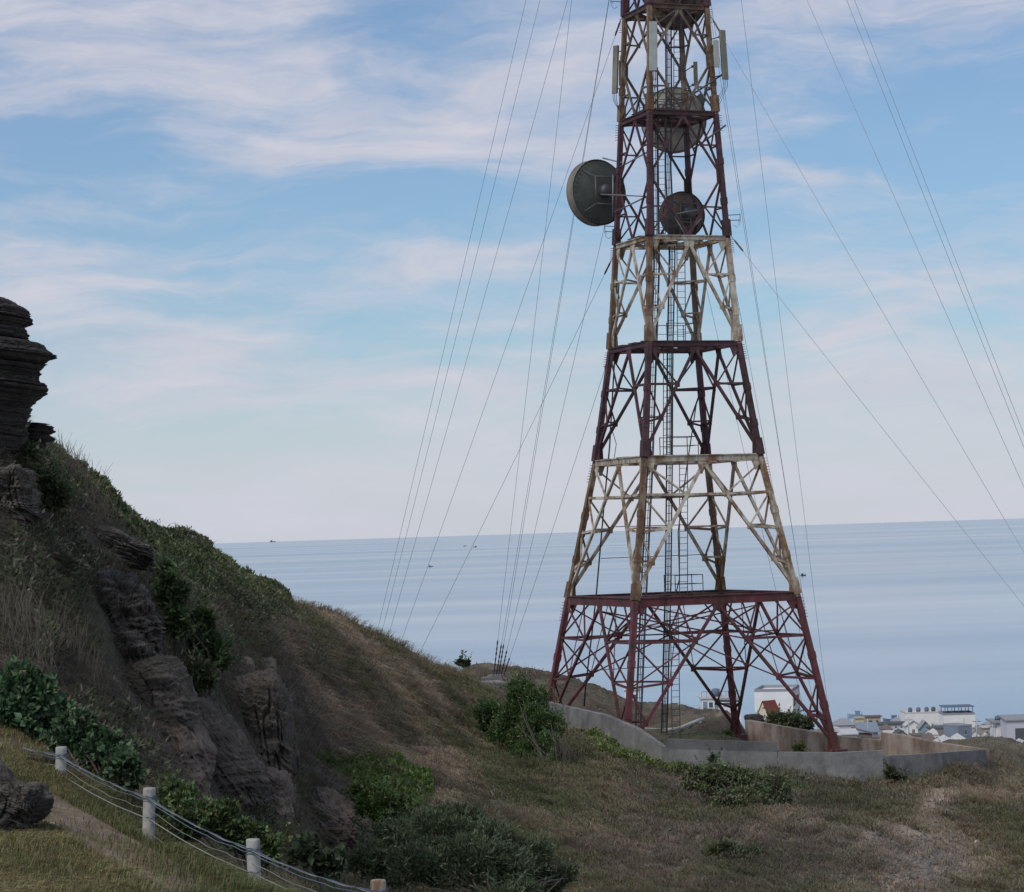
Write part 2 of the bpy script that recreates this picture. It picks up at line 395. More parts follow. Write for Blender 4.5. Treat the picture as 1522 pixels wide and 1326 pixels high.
# cell picture areas, for plant density
ax = np.abs((PXg[:-1,1:]-PXg[:-1,:-1])*(PYg[1:,:-1]-PYg[:-1,:-1])); ax = np.where(VIS[:-1,:-1], ax, ax*.04)
inb = (PXg[:-1,:-1] > -120) & (PXg[:-1,:-1] < 1640) & (PYg[:-1,:-1] < 1420)
GX = np.gradient(ZZ, axis=1)/np.maximum(np.gradient(XX, axis=1), 1e-6)
def pick(mask, n):
    w = (ax*mask*inb).ravel(); s = w.sum()
    if s <= 0: return None
    idx = rng.choice(len(w), n, p=w/s); j, i = idx//(NU-1), idx % (NU-1)
    a, b2 = rng.random(n), rng.random(n)
    x = XX[j,i]*(1-a)+XX[j,i+1]*a; y = YY[j,i]*(1-b2)+YY[j+1,i]*b2
    x = x + (XX[j+1,i]-XX[j,i])*b2
    z = (ZZ[j,i]*(1-a)+ZZ[j,i+1]*a)*(1-b2)+(ZZ[j+1,i]*(1-a)+ZZ[j+1,i+1]*a)*b2
    return np.stack([x, y, z], -1), j, i
CPX, CPY, CYY = PXg[:-1,:-1], PYg[:-1,:-1], YY[:-1,:-1]

# ------------------------------------------------------------------ plants
LB = 1.9
def blades(name, p, length, width, lean, base, var, parent=None, droop=.5, mat='blade'):
    """curved grass blades rooted at p; lean (n,3) horizontal bend"""
    n = len(p); L = length*(.55+.9*rng.random(n)); a = rng.random(n)*2*np.pi
    side = np.stack([np.cos(a), np.sin(a), np.zeros(n)], -1)*(width*(.6+.8*rng.random(n)))[:, None]
    l1 = lean+rng.normal(0, .35, (n, 3)); l1[:, 2] = 0
    mid = p + np.array([0,0,1])*(L*.55)[:, None] + l1*(L*.35)[:, None]
    tip = p + np.array([0,0,1])*(L*(.95-droop*.6))[:, None] + l1*(L*.95)[:, None]
    Vv = np.stack([p-side*.5-[0,0,.03], p+side*.5-[0,0,.03], mid+side*.4, mid-side*.4, tip], 1).reshape(-1, 3)
    k = np.arange(n)*5
    q = np.stack([k, k+1, k+2, k+3], -1); t = np.stack([k+3, k+2, k+4], -1)
    c = base*(1+var*rng.normal(0, 1, (n, 1)))*(1+.10*rng.normal(0, 1, (n, 3)))
    c = np.clip(c, .01, .9)
    return npmesh(name, Vv, [q, t], M[mat], parent=parent, col=[c*.8, c*1.15])
def leaves(name, c, d, length, width, base, var, parent=None, curl=.25):
    """rhombic leaves at c pointing along d"""
    n = len(c); L = length*(.4+1.0*rng.random(n)**1.3); d = d/np.linalg.norm(d, axis=1, keepdims=True)
    r = rng.normal(0, 1, (n, 3)); s = np.cross(d, r); s /= np.linalg.norm(s, axis=1, keepdims=True); nn = np.cross(s, d)
    W = (width*(.6+.8*rng.random(n)))[:, None]; L = L[:, None]
    Vv = np.stack([c, c+d*L*.45+s*W*.5-nn*W*curl, c+d*L-nn*L*.15, c+d*L*.45-s*W*.5-nn*W*curl], 1).reshape(-1, 3)
    k = np.arange(n)*4
    f1 = np.stack([k, k+1, k+2], -1); f2 = np.stack([k, k+2, k+3], -1)
    cc = np.clip(base*(1+var*rng.normal(0, 1, (n, 1)))*(1+.045*rng.normal(0, 1, (n, 3))), .008, .8)
    return npmesh(name, Vv, [f1, f2], M['leaf'], parent=parent, col=[cc, cc*.9])
def clumppts(cl, n, shell=.55):
    """random points in ellipsoids [(centre, rx, ry, rz)], weighted by size; returns points and outward directions"""
    w = np.array([a[1]*a[3]+.02 for a in cl]); k = rng.choice(len(cl), n, p=w/w.sum())
    v = rng.normal(0, 1, (n, 3)); v /= np.linalg.norm(v, axis=1, keepdims=True)
    ragged = 1+.45*fbm(v[:,0]*2.3+k*3.1, v[:,2]*2.3+v[:,1]*1.7, 3)
    r = (shell+(1-shell)*rng.random(n)**.6)*ragged
    cen = np.array([tuple(a[0]) for a in cl])[k]; rad = np.array([a[1:4] for a in cl])[k]
    return cen+v*rad*r[:, None], v, k
def shrub(name, label, cat, Y, clumps, n, L, Wd, col, var=.3, stems=10, base=None, group=None, col2=None, dz=.6, upb=.4, mixp=.3, sr=.02, sub=7, sp=1.0):
    """clumps in photo pixels at distance Y: (px, py, rx, ry, dY)"""
    cl = []
    for (a, b_, rx, ry, dY) in clumps:
        c = P(a, b_, Y+dY); q = (Y+dY)/FPX
        RX, RZ = rx*q, ry*q; RY = (RX+RZ)*.5*dz*1.2
        cl.append((c, RX*.62, RY*.62, RZ*.62))
        for _ in range(sub):
            v = Vector((random.gauss(0,1), random.gauss(0,1), random.gauss(0,1))).normalized()
            f = random.uniform(.28, .5)
            cl.append((c+Vector((v.x*RX*.68, v.y*RY*.68, v.z*RZ*.68)), RX*f, RY*f, RZ*f))
    if base is None:
        a, b_, rx, ry, dY = max(clumps, key=lambda q: q[1]+q[3]); pb = P(a, b_+ry*.8, Y+dY)
        base = Vector((pb.x, pb.y, gz(pb.x, pb.y)))
    e = empty(name, base, label, cat, group)
    c, v, k = clumppts(cl, n)
    g0 = gz0(c[:,0], c[:,1])+.02; c[:,2] = np.maximum(c[:,2], g0+rng.random(n)*.1)
    d = v+rng.normal(0, .6, (n, 3)); d[:,2] += upb
    tint = (1+.35*fbm(c[:,0]*1.7, c[:,2]*1.7+c[:,1], 3))[:, None]
    bc = np.broadcast_to(np.array(col)*LB, (n, 3))
    if col2 is not None: bc = np.where((rng.random(n) < mixp)[:, None], np.array(col2)*LB, bc)
    ns_ = max(6, n//110); m_ = 12
    c1, v1, k1 = clumppts(cl, ns_, .85); d1 = v1*.8+rng.normal(0, .45, (ns_, 3)); d1[:,2] += max(upb, 0)+.25
    d1 /= np.linalg.norm(d1, axis=1, keepdims=True); ln = (L*sp*(1.6+2.6*rng.random(ns_)))
    t_ = np.tile(np.linspace(0, 1, m_), ns_); ks = np.repeat(np.arange(ns_), m_)
    cs = c1[ks]+d1[ks]*(ln[ks]*t_)[:, None]+rng.normal(0, L*.10, (ns_*m_, 3)); ds = d1[ks]*.7+rng.normal(0, .55, (ns_*m_, 3))
    tint = np.concatenate([tint, np.repeat(.8+.6*rng.random(ns_), m_)[:, None]]); c = np.concatenate([c, cs]); d = np.concatenate([d, ds])
    b2_ = np.broadcast_to(np.array(col)*LB, (ns_*m_, 3))
    if col2 is not None: b2_ = np.where(np.repeat(rng.random(ns_) < mixp, m_)[:, None], np.array(col2)*LB, b2_)
    bc = np.concatenate([bc, b2_]); dead = rng.random(len(c)) < .03; bc = np.where(dead[:, None], np.array([.16,.125,.08]), bc)
    leaves('foliage', c, d, L, Wd, bc*tint, var, parent=e)
    if stems:
        mb = MB()
        for i in range(stems):
            t = cl[random.randrange(len(cl))][0]; b0 = base+Vector((random.uniform(-1,1), random.uniform(-1,.6), 0))*(.55*cl[0][1])
            b0.z = gz(b0.x, b0.y)-.05
            m1 = b0.lerp(t, .5)+Vector((random.uniform(-1,1), random.uniform(-1,1), random.uniform(0,1)))*.12*(t-b0).length
            mb.tube([b0, m1, t], [sr, sr*.7, sr*.3], 5)
        mb.build('stems', M['bark'], e)
    return e
def undergrowth(name, polys, n, L, Wd, col, height, label=None, cat=None, var=.35, col2=None, mixp=.3, yr=(0, 999), lump=1.0, mat='leaf'):
    m = np.zeros(CPX.shape, bool)
    for pl in polys: m |= inpoly(pl, CPX, CPY)
    m &= (CYY > yr[0]) & (CYY < yr[1])
    r = pick(m, n)
    if r is None: return
    p, j, i = r
    hh = height*np.clip(.45+1.1*fbm(p[:,0]/(.9*lump), p[:,1]/(1.3*lump), 3), .05, 1.3)
    p = p + np.array([0,0,1])*(hh*rng.random(n)**.6)[:, None]
    d = rng.normal(0, .8, (n, 3)); d[:,2] = np.abs(d[:,2])+.2
    tint = (1+.4*fbm(p[:,0]*1.1, p[:,1]*.9, 3))[:, None]
    bc = np.broadcast_to(np.array(col)*LB, (n, 3))
    if col2 is not None: bc = np.where((rng.random(n) < mixp)[:, None], np.array(col2)*LB, bc)
    o = leaves(name, p, d, L, Wd, bc*tint, var)
    return tag(o, label, cat, kind='stuff')
PATH = [(66,1172),(104,1198),(165,1232),(230,1266),(300,1306),(335,1335),(245,1335),(182,1295),(115,1255),(64,1225),(46,1190)]
_wob = fbm(XX[:-1,:-1]*2.2, YY[:-1,:-1]*1.3, 4)
onpath = inpoly(PATH, CPX+_wob*34, CPY+_wob*20) & (CYY < 37)
# thatch of dry grass over the whole slope: tussocks combed downhill over a mat of fine blades
BARE = np.zeros(CPX.shape)
for (a_, b_, c_, d_, w_) in ((168,930,44,66,.8),(150,810,56,22,.75),(388,1090,44,84,.85),(315,1125,50,78,.8),(258,1115,34,50,.45),(222,1045,38,44,.4),(10,740,40,40,.6),(490,1240,60,60,.7),(410,1190,40,50,.8)):
    BARE = np.maximum(BARE, w_*np.exp(-(((CPX-a_)/c_)**2+((CPY-b_)/d_)**2)**2))
CREEP = [[(465,1128),(560,1122),(640,1160),(640,1200),(560,1215),(520,1170)], [(858,1082),(930,1100),(1000,1128),(1100,1140),(1120,1165),(1030,1160),(950,1140),(890,1118)]]
RIDGE = [(60,660),(110,672),(165,704),(255,764),(330,800),(400,840),(445,876),(400,930),(320,890),(250,850),(190,790),(120,740),(60,700)]
crp = inpoly(CREEP[0], CPX, CPY) | inpoly(CREEP[1], CPX, CPY) | inpoly(RIDGE, CPX, CPY)
hm = (CYY > 38)*(1-.93*np.clip(dirtm[:-1,:-1], 0, 1))*(1-.35*left[:-1,:-1])*(1-BARE)*np.where(crp, .12, 1)*np.where((CYY>120)&(CPX>830), .10, 1)*np.where(CYY > 140, .25, 1)
GXc = np.clip(GX, -.8, .8)
def combed(name, ntuft, per, length, width, spread, hgt, label):
    p, j, i = pick(hm, ntuft)
    sc_ = np.clip(p[:,1]/95, .55, 1.25)
    size = .6+.8*rng.random(ntuft)
    c = COL[j,i]*np.array([1.18,1.14,1.06])*(1+.16*rng.normal(0,1,(ntuft,1)))*(1+.3*fbm(p[:,0]/1.6, p[:,1]/2.1, 3))[:, None]
    sw = fbm(p[:,0]/4, p[:,1]/6, 2)
    fall = np.stack([-GXc[j,i]*1.1+.35*sw, np.full(ntuft, -.55)+.3*sw, np.zeros(ntuft)], -1)
    k = np.repeat(np.arange(ntuft), per); n = len(k)
    off = rng.normal(0, spread, (n, 3))*sc_[k][:, None]; off[:,2] = 0
    q = p[k]+off
    q[:,2] = p[k,2] + off[:,0]*GXc[j,i][k]*.9
    lean = fall[k]*1.25+off/np.maximum(spread*sc_[k][:, None], 1e-6)*.42
    return tag(blades(name, q, length*sc_[k]*size[k], width*sc_[k], lean, c[k], .10, droop=hgt), label, 'grass', kind='stuff')
combed('dry_grass', 10000, 22, .30, .017, .17, 1.1, 'tussocks of dry brown grass combed downhill over the slope')
combed('dry_grass', 60000, 3, .17, .020, .25, 1.2, 'fine mat of dry grass between the tussocks')
# green grass on the near bank
m = (CYY < 38)*np.where(onpath, .12, 1.0)
p, j, i = pick(m*(.25+1.2*sst(n3[:-1,:-1], .35, .65)), 130000)
yel = sst(fbm(p[:,0]/1.3, p[:,1]/1.9, 3), -.25, .25)
fl = sst(PXg[j,i]+.9*(1326-PYg[j,i])*0-190+ (1326-PYg[j,i])*.6, -60, 150)
cgr = lerp(np.broadcast_to(np.array([.29,.25,.125]), (len(p),3)), np.array([.115,.14,.058]), np.clip(fl*.75+(1-yel)*.35, 0, 1))
tag(blades('bank_grass', p, .10+.12*fl*(.5+yel), .009, np.zeros((len(p),3))+np.array([.5,-.3,0])+.5*fbm(p[:,0]/.5, p[:,1]/.7, 2)[:, None], cgr, .25, droop=.6), 'short yellow green grass on the bank beside the dirt path', 'grass', kind='stuff')
# trodden path
mb = MB()
pm = onpath
pj, pi = np.where(pm)
if len(pj):
    idx = pj*(NU-1)+pi; used = np.unique(Q[idx]); remap = -np.ones(len(V), int); remap[used] = np.arange(len(used))
    Vp = V[used].copy(); Vp[:,2] += .012
    o = npmesh('dirt_path', Vp, [remap[Q[idx]]], M['dirt'], smooth=True); tag(o, kind='structure')

# weeds through the slope
def weeds(n, L, Wd, col, h, label, thr, sc_, off):
    f = fbm(XX[:-1,:-1]/sc_+off, YY[:-1,:-1]/(sc_*1.4)+off, 4)
    r = pick((CYY > 40)*(f > thr)*(1-BARE)*(1-.9*np.clip(dirtm[:-1,:-1],0,1)), n)
    p, j, i = r; p = p+np.array([0,0,1])*(h*rng.random(n))[:, None]
    d = rng.normal(0, .8, (n,3)); d[:,2] = np.abs(d[:,2])+.3
    tag(leaves('weeds', p, d, L, Wd, np.array(col)*LB*(1+.35*fbm(p[:,0]*.8, p[:,1]*.6, 3))[:, None], .3), label, 'weeds', kind='stuff')
weeds(26000, .12, .045, (.058,.068,.034), .22, 'low olive green weeds in patches over the dry slope', .17, 2.6, 4)
weeds(12000, .16, .03, (.10,.085,.07), .30, 'dead brown weeds in patches over the dry slope', .15, 3.4, 31)
undergrowth('weeds', [[(826,1082),(898,1102),(990,1140),(1155,1146),(1312,1160),(1400,1158),(1470,1152),(1470,1168),(1400,1172),(1312,1176),(1155,1162),(990,1156),(898,1120),(826,1098)]], 9000, .15, .05, (.058,.068,.034), .34,
    'weeds and low scrub along the foot of the concrete wall', 'weeds', col2=(.11,.092,.065), mixp=.5, yr=(100,124))
def stones(n, mask, smin, smax, mat, label):
    p, j, i = pick(mask, n); oct_ = np.array([(1,0,0),(0,1,0),(-1,0,0),(0,-1,0),(0,0,1),(.6,.6,.5),(-.6,.6,.45),(-.5,-.6,.5),(.6,-.5,.4)])
    k = len(oct_); sz = smin*(smax/smin)**(rng.random(n)**2.2)
    V3 = p[:, None]+oct_[None]*(sz[:, None, None])*(.65+.7*rng.random((n, k, 3)))
    f = np.array([(0,5,4),(5,1,4),(1,6,4),(6,2,4),(2,7,4),(7,3,4),(3,8,4),(8,0,4),(0,1,5),(1,2,6),(2,3,7),(3,0,8)])
    F = (np.arange(n)[:, None, None]*k+f[None]).reshape(-1, 3)
    tag(npmesh('gravel', V3.reshape(-1,3), [F], M[mat]), label, 'stones', kind='stuff')
stones(5200, (CYY > 70)*(.02+np.clip(dirtm[:-1,:-1], 0, 1)*(.15+sst(PYg, 1238, 1262)[:-1,:-1])), .02, .13, 'rock_pale', 'loose pale stones on the eroded ground and slope')
stones(900, onpath*1.0, .006, .03, 'rock_brown', 'small stones scattered on the trodden path')
# ridge scrub, and creeping greens, as masses
undergrowth('scrub', [RIDGE], 70000, .12, .055, (.040,.060,.024), .30,
    'dense dark green scrub along the skyline of the ridge', 'scrub', col2=(.085,.085,.048), mixp=.35, yr=(50,110))
undergrowth('ground_scrub', [[(20,790),(90,770),(150,850),(120,900),(40,900),(0,860)],[(60,925),(120,920),(110,980),(60,1000)],[(90,1050),(190,1060),(240,1140),(180,1160),(110,1090)],[(200,800),(260,850),(340,900),(340,960),(290,985),(235,880)],[(330,870),(420,905),(500,960),(510,1010),(440,1000),(360,960)],[(0,660),(60,690),(120,760),(60,760),(0,720)],[(330,1180),(400,1200),(420,1260),(350,1240)]], 46000, .13, .05, (.046,.056,.028), .42,
    'low dull green scrub clumps on the upper left slope', 'scrub', col2=(.09,.082,.066), mixp=.4, yr=(40,110))
undergrowth('creeper', [CREEP[0]], 16000, .16, .09, (.060,.098,.022), .5,
    'bright green creeper mat on the slope above the large bush', 'creeper', col2=(.045,.065,.022), mixp=.35, yr=(70,110))
undergrowth('creeper', [CREEP[1]], 15000, .17, .09, (.078,.105,.026), .42,
    'yellow green creeper running along the foot of the concrete wall', 'creeper', col2=(.06,.075,.03), mixp=.3, yr=(95,125))

# single shrubs
G = (.045,.070,.024); DG = (.026,.046,.020)
shrub('shrub', 'tall leafy green shrub standing just left of the concrete wall end', 'shrub', 109, [(783,1045,34,32,0),(805,1082,30,40,-1),(770,1088,40,38,0),(812,1125,22,36,-2),(785,1130,30,26,-2),(822,1148,12,18,-3),(775,1028,18,16,0)], 48000, .16, .055, (.050,.080,.026), col2=DG, stems=40, upb=.9, sub=10)
shrub('shrub', 'low dark green shrub spreading at the left of the tall shrub', 'shrub', 111, [(728,1058,26,22,0),(748,1075,24,24,0),(722,1075,12,12,0)], 20000, .14, .05, (.033,.058,.022), col2=DG, stems=10)
shrub('shrub', 'big grey green bush with bare stems at the bottom centre', 'bush', 72, [(640,1255,62,44,0),(720,1250,62,46,0),(700,1300,90,50,-2),(610,1300,48,40,-2),(790,1285,42,42,0),(570,1330,28,30,-2),(820,1318,26,20,0),(750,1340,60,30,-3),(555,1290,34,40,1),(590,1245,40,34,2),(680,1218,36,22,1),(842,1300,14,14,0)], 90000, .17, .034, (.040,.058,.030), col2=(.075,.090,.055), mixp=.35, stems=60, upb=.7, sr=.034)
shrub('shrub', 'green leafy thicket between the creeper and the big bush', 'bush', 78, [(570,1200,40,26,0),(600,1225,36,24,0),(545,1185,26,18,2)], 22000, .14, .06, (.035,.060,.020), col2=(.06,.09,.025), stems=8)
shrub('shrub', 'spreading bush hung with dead grey leaves below the concrete wall', 'bush', 103, [(1060,1162,40,26,0),(1110,1166,46,28,0),(1100,1195,44,24,-1),(1155,1180,30,24,0),(1030,1155,24,14,1)], 34000, .17, .055, (.056,.080,.032), col2=(.105,.092,.072), mixp=.35, stems=14, upb=-.5)
shrub('shrub', 'small dark green bush in the dry grass at lower right', 'bush', 91, [(1095,1288,44,26,0),(1075,1270,24,18,0)], 9000, .2, .06, (.040,.055,.026), col2=(.08,.078,.05), stems=8)
shrub('shrub', 'small dark bush alone on the skyline left of the cable anchor', 'bush', 170, [(686,986,7,4,0),(692,987,5,3,0)], 900, .22, .12, (.030,.048,.020), stems=3, base=P(688,991,170))
shrub('shrub', 'round green shrub behind the tan wall near the white building', 'bush', 158, [(1172,1070,28,13,0),(1195,1076,14,9,0),(1150,1078,12,8,0)], 7000, .24, .09, (.048,.062,.030), col2=(.09,.09,.06), stems=8, base=P(1172,1092,158))
shrub('shrub', 'green weed on the ground by the rear foot of the tower', 'weed', 139, [(1080,1094,9,6,0)], 900, .16, .07, (.06,.09,.03), stems=3, base=P(1080,1101,139))
shrub('shrub', 'green weed at the base of the tan wall inside the enclosure', 'weed', 137, [(1187,1111,10,5,0)], 900, .16, .07, (.08,.09,.035), stems=3, base=P(1187,1118,137))
shrub('shrub', 'dark weed clump growing against the wall face at right', 'weed', 115.5, [(1326,1150,8,12,0),(1340,1160,10,6,0)], 1300, .18, .08, (.040,.050,.026), stems=4)
shrub('shrub', 'tiny weed sprouting halfway along the concrete wall', 'weed', 115.6, [(1059,1128,5,6,0)], 300, .15, .07, (.030,.040,.024), stems=2, base=P(1059,1144,115.6))
# gully and left-hand bushes
shrub('shrub', 'upright green bush with pale stems in the rocky gully', 'bush', 58, [(255,875,24,36,0),(262,925,18,26,0),(300,940,20,34,1),(320,975,18,24,1)], 12000, .16, .07, (.040,.060,.024), col2=DG, stems=16)
shrub('shrub', 'dark green bush below the gully bush between two boulders', 'bush', 57, [(290,1000,26,30,0),(275,1035,18,18,0)], 7000, .16, .06, (.036,.050,.024), col2=(.07,.07,.04), stems=8)
shrub('broadleaf_shrub', 'large leaved dark green shrub at the left edge', 'shrub', 37.5, [(25,1040,50,44,0),(10,1085,46,40,0),(70,1060,34,30,.5)], 10000, .125, .095, (.032,.060,.028), col2=(.045,.078,.038), stems=12, upb=.2, sp=.5)
shrub('broadleaf_shrub', 'large leaved shrub behind the second fence post from the left', 'shrub', 36.5, [(115,1095,36,34,0),(150,1120,38,34,0),(180,1140,30,26,-.4)], 10000, .11, .085, (.034,.060,.028), col2=(.045,.075,.038), stems=12, upb=.2, sp=.5)
shrub('shrub', 'tangled green bush behind the wire fence between two white posts', 'bush', 36, [(260,1195,40,28,0),(310,1215,44,30,0),(360,1240,32,24,0),(280,1225,40,22,-.5),(395,1262,22,20,0)], 16000, .09, .055, (.036,.056,.022), col2=(.065,.085,.03), stems=14)
shrub('shrub', 'dry brown tangle of stems around the leftmost fence post', 'bush', 35.3, [(80,1150,34,26,0),(100,1175,30,20,-.3),(60,1165,20,20,0)], 6000, .07, .02, (.085,.072,.050), col2=(.06,.07,.03), stems=40, sr=.006)
shrub('cactus_plant', 'flat padded plant behind the rightmost fence post', 'plant', 37, [(450,1270,26,22,0),(490,1285,22,20,0)], 900, .13, .12, (.038,.052,.030), stems=6, upb=.8, sp=.3)
shrub('shrub', 'mid green bush on the slope under the black cliff', 'bush', 50, [(30,690,34,30,0),(75,730,34,26,1),(10,660,18,24,0)], 11000, .14, .06, (.040,.056,.026), col2=(.075,.078,.045), stems=10)
shrub('shrub', 'grey green bush growing on the layered rocks', 'bush', 49, [(80,840,34,24,0),(60,820,20,20,0)], 6000, .15, .04, (.055,.062,.042), col2=(.09,.09,.07), stems=14)
# dry stem thickets
def dry_thicket(label, Y, poly, n, h, r=.006):
    xs = [q[0] for q in poly]; yy = [q[1] for q in poly]
    mb = MB(); base = None
    for _ in range(n):
        for __ in range(30):
            a, b_ = random.uniform(min(xs), max(xs)), random.uniform(min(yy), max(yy))
            if inpoly(poly, np.array([a]), np.array([b_]))[0]: break
        q = P(a, b_, Y+random.uniform(-1, 1)); q.z = max(gz(q.x, q.y)-.05, q.z-.6*h)
        if base is None: base = q.copy(); base.z = gz(q.x, q.y)
        L = h*random.uniform(.5, 1.25); ln = Vector((random.uniform(-.35,.35), random.uniform(-.3,.3), 1))
        b1 = q+ln*L*.5; b2 = q+ln*L+Vector((random.uniform(-.25,.25), random.uniform(-.2,.2), -.05))*L
        mb.tube([q, b1, b2], [r, r*.8, r*.35], 4, cap=False)
        if random.random() < .6: mb.tube([b1, b1+Vector((random.uniform(-.4,.4), random.uniform(-.3,.3), .5))*L*.5], [r*.6, r*.3], 3, cap=False)
    o = mb.build('dry_thicket', M['twig'], origin=base); tag(o, label, 'dead shrub')
dry_thicket('bare grey stems standing at the far left above the big leaved shrub', 42, [(0,880),(60,870),(90,960),(60,1030),(0,1000)], 170, .75, .006)
dry_thicket('leaning dry stems between leafy shrub and layered outcrop', 45, [(70,930),(130,940),(170,1040),(150,1090),(80,1040)], 150, .8, .007)
dry_thicket('fine dead twigs on the ridge under the green skyline scrub', 61, [(90,760),(150,775),(190,830),(150,840),(100,800)], 160, .8, .008)
dry_thicket('dry twigs fringing the crest beside the black cliff', 55, [(70,655),(110,670),(160,705),(110,690)], 60, .5, .006)
dry_thicket('bare stems on the right flank of the tall green shrub', 107, [(825,1085),(850,1095),(840,1160),(815,1165)], 90, 1.1, .012)

# ------------------------------------------------------------------ rocks
def strata_rock(name, label, Y, prof, xl, depth, mat, tilt=0.0, seed=1, lay=3.0):
    """one weathered mass whose bedding planes stand out as ledges; prof = [(py, px right edge)]; xl = left edge px"""
    q = Y/FPX; y0, y1 = prof[0][0], prof[-1][0]; nz, na = 210, 150
    ry_ = np.linspace(y1, y0, nz); ex = np.interp(ry_, [a for a, b_ in prof], [b_ for a, b_ in prof])
    rs = np.random.default_rng(seed)
    # bedding: random thick and thin courses, each with its own reach
    edges = [0.0]
    while edges[-1] < (y1-y0): edges.append(edges[-1]+rs.choice((1.2, 2, 3.2, 5, 8))*rs.uniform(.8, 1.2)*lay/4)
    reach = rs.normal(0, 1, len(edges))
    th = np.linspace(0, 2*np.pi, na, endpoint=False)
    V = []
    cen = P(xl, y1, Y)
    for yy_, e in zip(ry_, ex):
        c = P((e+xl)/2, yy_, Y); wd = (e-xl)*q/2
        cx, sy = np.cos(th), np.sin(th); cx = np.sign(cx)*np.abs(cx)**.75; sy = np.sign(sy)*np.abs(sy)**.85
        h = (y1-yy_)+3.0*fbm(th*2.1+seed, th*0+yy_*.004, 3)+1.2*np.cos(th)
        k = np.clip(np.searchsorted(edges, h)-1, 0, len(edges)-1)
        f = (h-np.array(edges)[k])/4.0
        led = .045*reach[k]-.05*np.exp(-np.abs(f)*3.0)
        nn = .16*fbm(th*1.9+seed, yy_*.012+th*0, 4)+.05*fbm(th*9, yy_*.09+th*0, 3)+.035*fbm(th*24, yy_*.35+th*0, 2)
        side = np.clip(1-np.cos(th), 0, 1)   # keep the traced right-hand outline, weather the rest more
        rx = wd*(1+nn*.25*side)+(led+.04*fbm(th*17, yy_*.3+th*0, 2))*1.0
        rp = depth*min(1, .5+wd/3)*(1+nn)+led*1.6
        V.append(np.stack([c.x+cx*rx, c.y+sy*rp, c.z+cx*rx*tilt], -1))
    top = V[-1].mean(0)+[0, 0, .03]; V = np.concatenate(V+[top[None]])
    F = []
    for i in range(nz-1):
        a = i*na+np.arange(na); b_ = i*na+(np.arange(na)+1) % na; F.append(np.stack([a, b_, b_+na, a+na], -1))
    a = (nz-1)*na+np.arange(na); b_ = (nz-1)*na+(np.arange(na)+1) % na; T = np.stack([a, b_, np.full(na, nz*na)], -1)
    o = npmesh(name, V, [np.concatenate(F), T], M[mat], smooth=False, origin=tuple(cen)); return tag(o, label, 'rock')
strata_rock('cliff_rock', 'black overhanging layered cliff against the sky at the left edge', 50,
    [(443,14),(450,28),(458,40),(470,41),(490,38),(503,36),(506,52),(514,64),(523,77),(528,72),(536,62),(546,55),(560,54),(568,62),(575,66),(583,62),(592,48),(604,42),(612,38),(622,35),(640,40),(668,40)], -150, 1.6, 'rock_black', tilt=-.06, seed=4, lay=4)
strata_rock('ledge_rock', 'small jutting rock ledge under the overhanging black cliff', 51,
    [(630,58),(634,80),(640,78),(646,72),(652,79),(658,70),(668,60)], 5, .8, 'rock_black', seed=9, lay=3)
def on_slope(px, py, sink=0.0, y0=30):
    """the place where the slope is first met along a direction, pushed in by sink metres"""
    ys_ = np.arange(y0, 130, .25); pts = [P(px, py, y) for y in ys_]
    g = gz0(np.array([p.x for p in pts]), np.array([p.y for p in pts])); k = np.argmax(np.array([p.z for p in pts]) < g)
    return P(px, py, ys_[k]+sink)
def boulder(name, label, c, rx, ry, rz, mat, seed=1, rough=.25, strata=0, rot=(0,0,0), sub=5, sf=1.0):
    import bmesh
    bm = bmesh.new(); bmesh.ops.create_icosphere(bm, subdivisions=sub, radius=1)
    v = np.array([x.co[:] for x in bm.verts]); s = seed*7.3
    ex = .72
    v = np.sign(v)*np.abs(v)**ex; v /= np.maximum(1e-6, (np.abs(v)**3).sum(1)**(1/3))[:, None]
    d = 1+rough*(fbm(v[:,0]*1.4+s, v[:,1]*1.4+v[:,2]*1.1+s, 3))+rough*.35*fbm(v[:,0]*4+v[:,1]*3+s, v[:,2]*4+s*2, 3)
    if strata:   # bedding ledges with sharp undercuts, and a few joints
        t = v[:,2]*3.4+v[:,0]*.9+v[:,1]*.3+.55*fbm(v[:,0]*1.3+s, v[:,1]*1.7+s, 3)
        for fr, am in ((1.0*sf, 1.0), (2.7*sf, .6), (6.3*sf, .35)):
            sw = (t*fr+s) % 1.0; hh = _perm[(np.floor(t*fr+s).astype(int)*7) % 512, 11]
            d += strata*am*((hh-.5)*1.1+.5*np.minimum(sw/.82, 1)-.8*np.clip((sw-.82)/.18, 0, 1))*.5
        jn = np.abs(fbm(v[:,0]*2.1+v[:,1]*1.6+s*3, v[:,2]*.6+s, 2)); d -= strata*.8*np.clip(1-jn/.05, 0, 1)
    d += .035*fbm(v[:,0]*14+s, v[:,2]*17+v[:,1]*12, 3)
    v = v*d[:, None]*np.array([rx, ry, rz])
    E = Matrix.Rotation(rot[2],3,'Z') @ Matrix.Rotation(rot[1],3,'Y') @ Matrix.Rotation(rot[0],3,'X')
    v = v @ np.array(E).T + np.array(c)
    f = np.array([[x.index for x in q.verts] for q in bm.faces]); bm.free()
    o = npmesh(name, v, [f], M[mat], smooth=False, origin=tuple(c)); return tag(o, label, 'rock')
q = 60/FPX
qo = 54/FPX
boulder('layered_rock', 'layered rock face tilted up to the right beside the dry stems', on_slope(168,925,.45), 56*qo, 1.1, 68*qo, 'rock_strata', 41, .26, .27, rot=(0,-.48,.2), sub=6, sf=2.3)
boulder('layered_rock', 'layered rock ledges at the far left edge under the cliff', on_slope(4,745,.3), 44*48/FPX, .9, 44*48/FPX, 'rock_strata', 53, .26, .26, rot=(0,-.2,0), sub=6, sf=2.0)
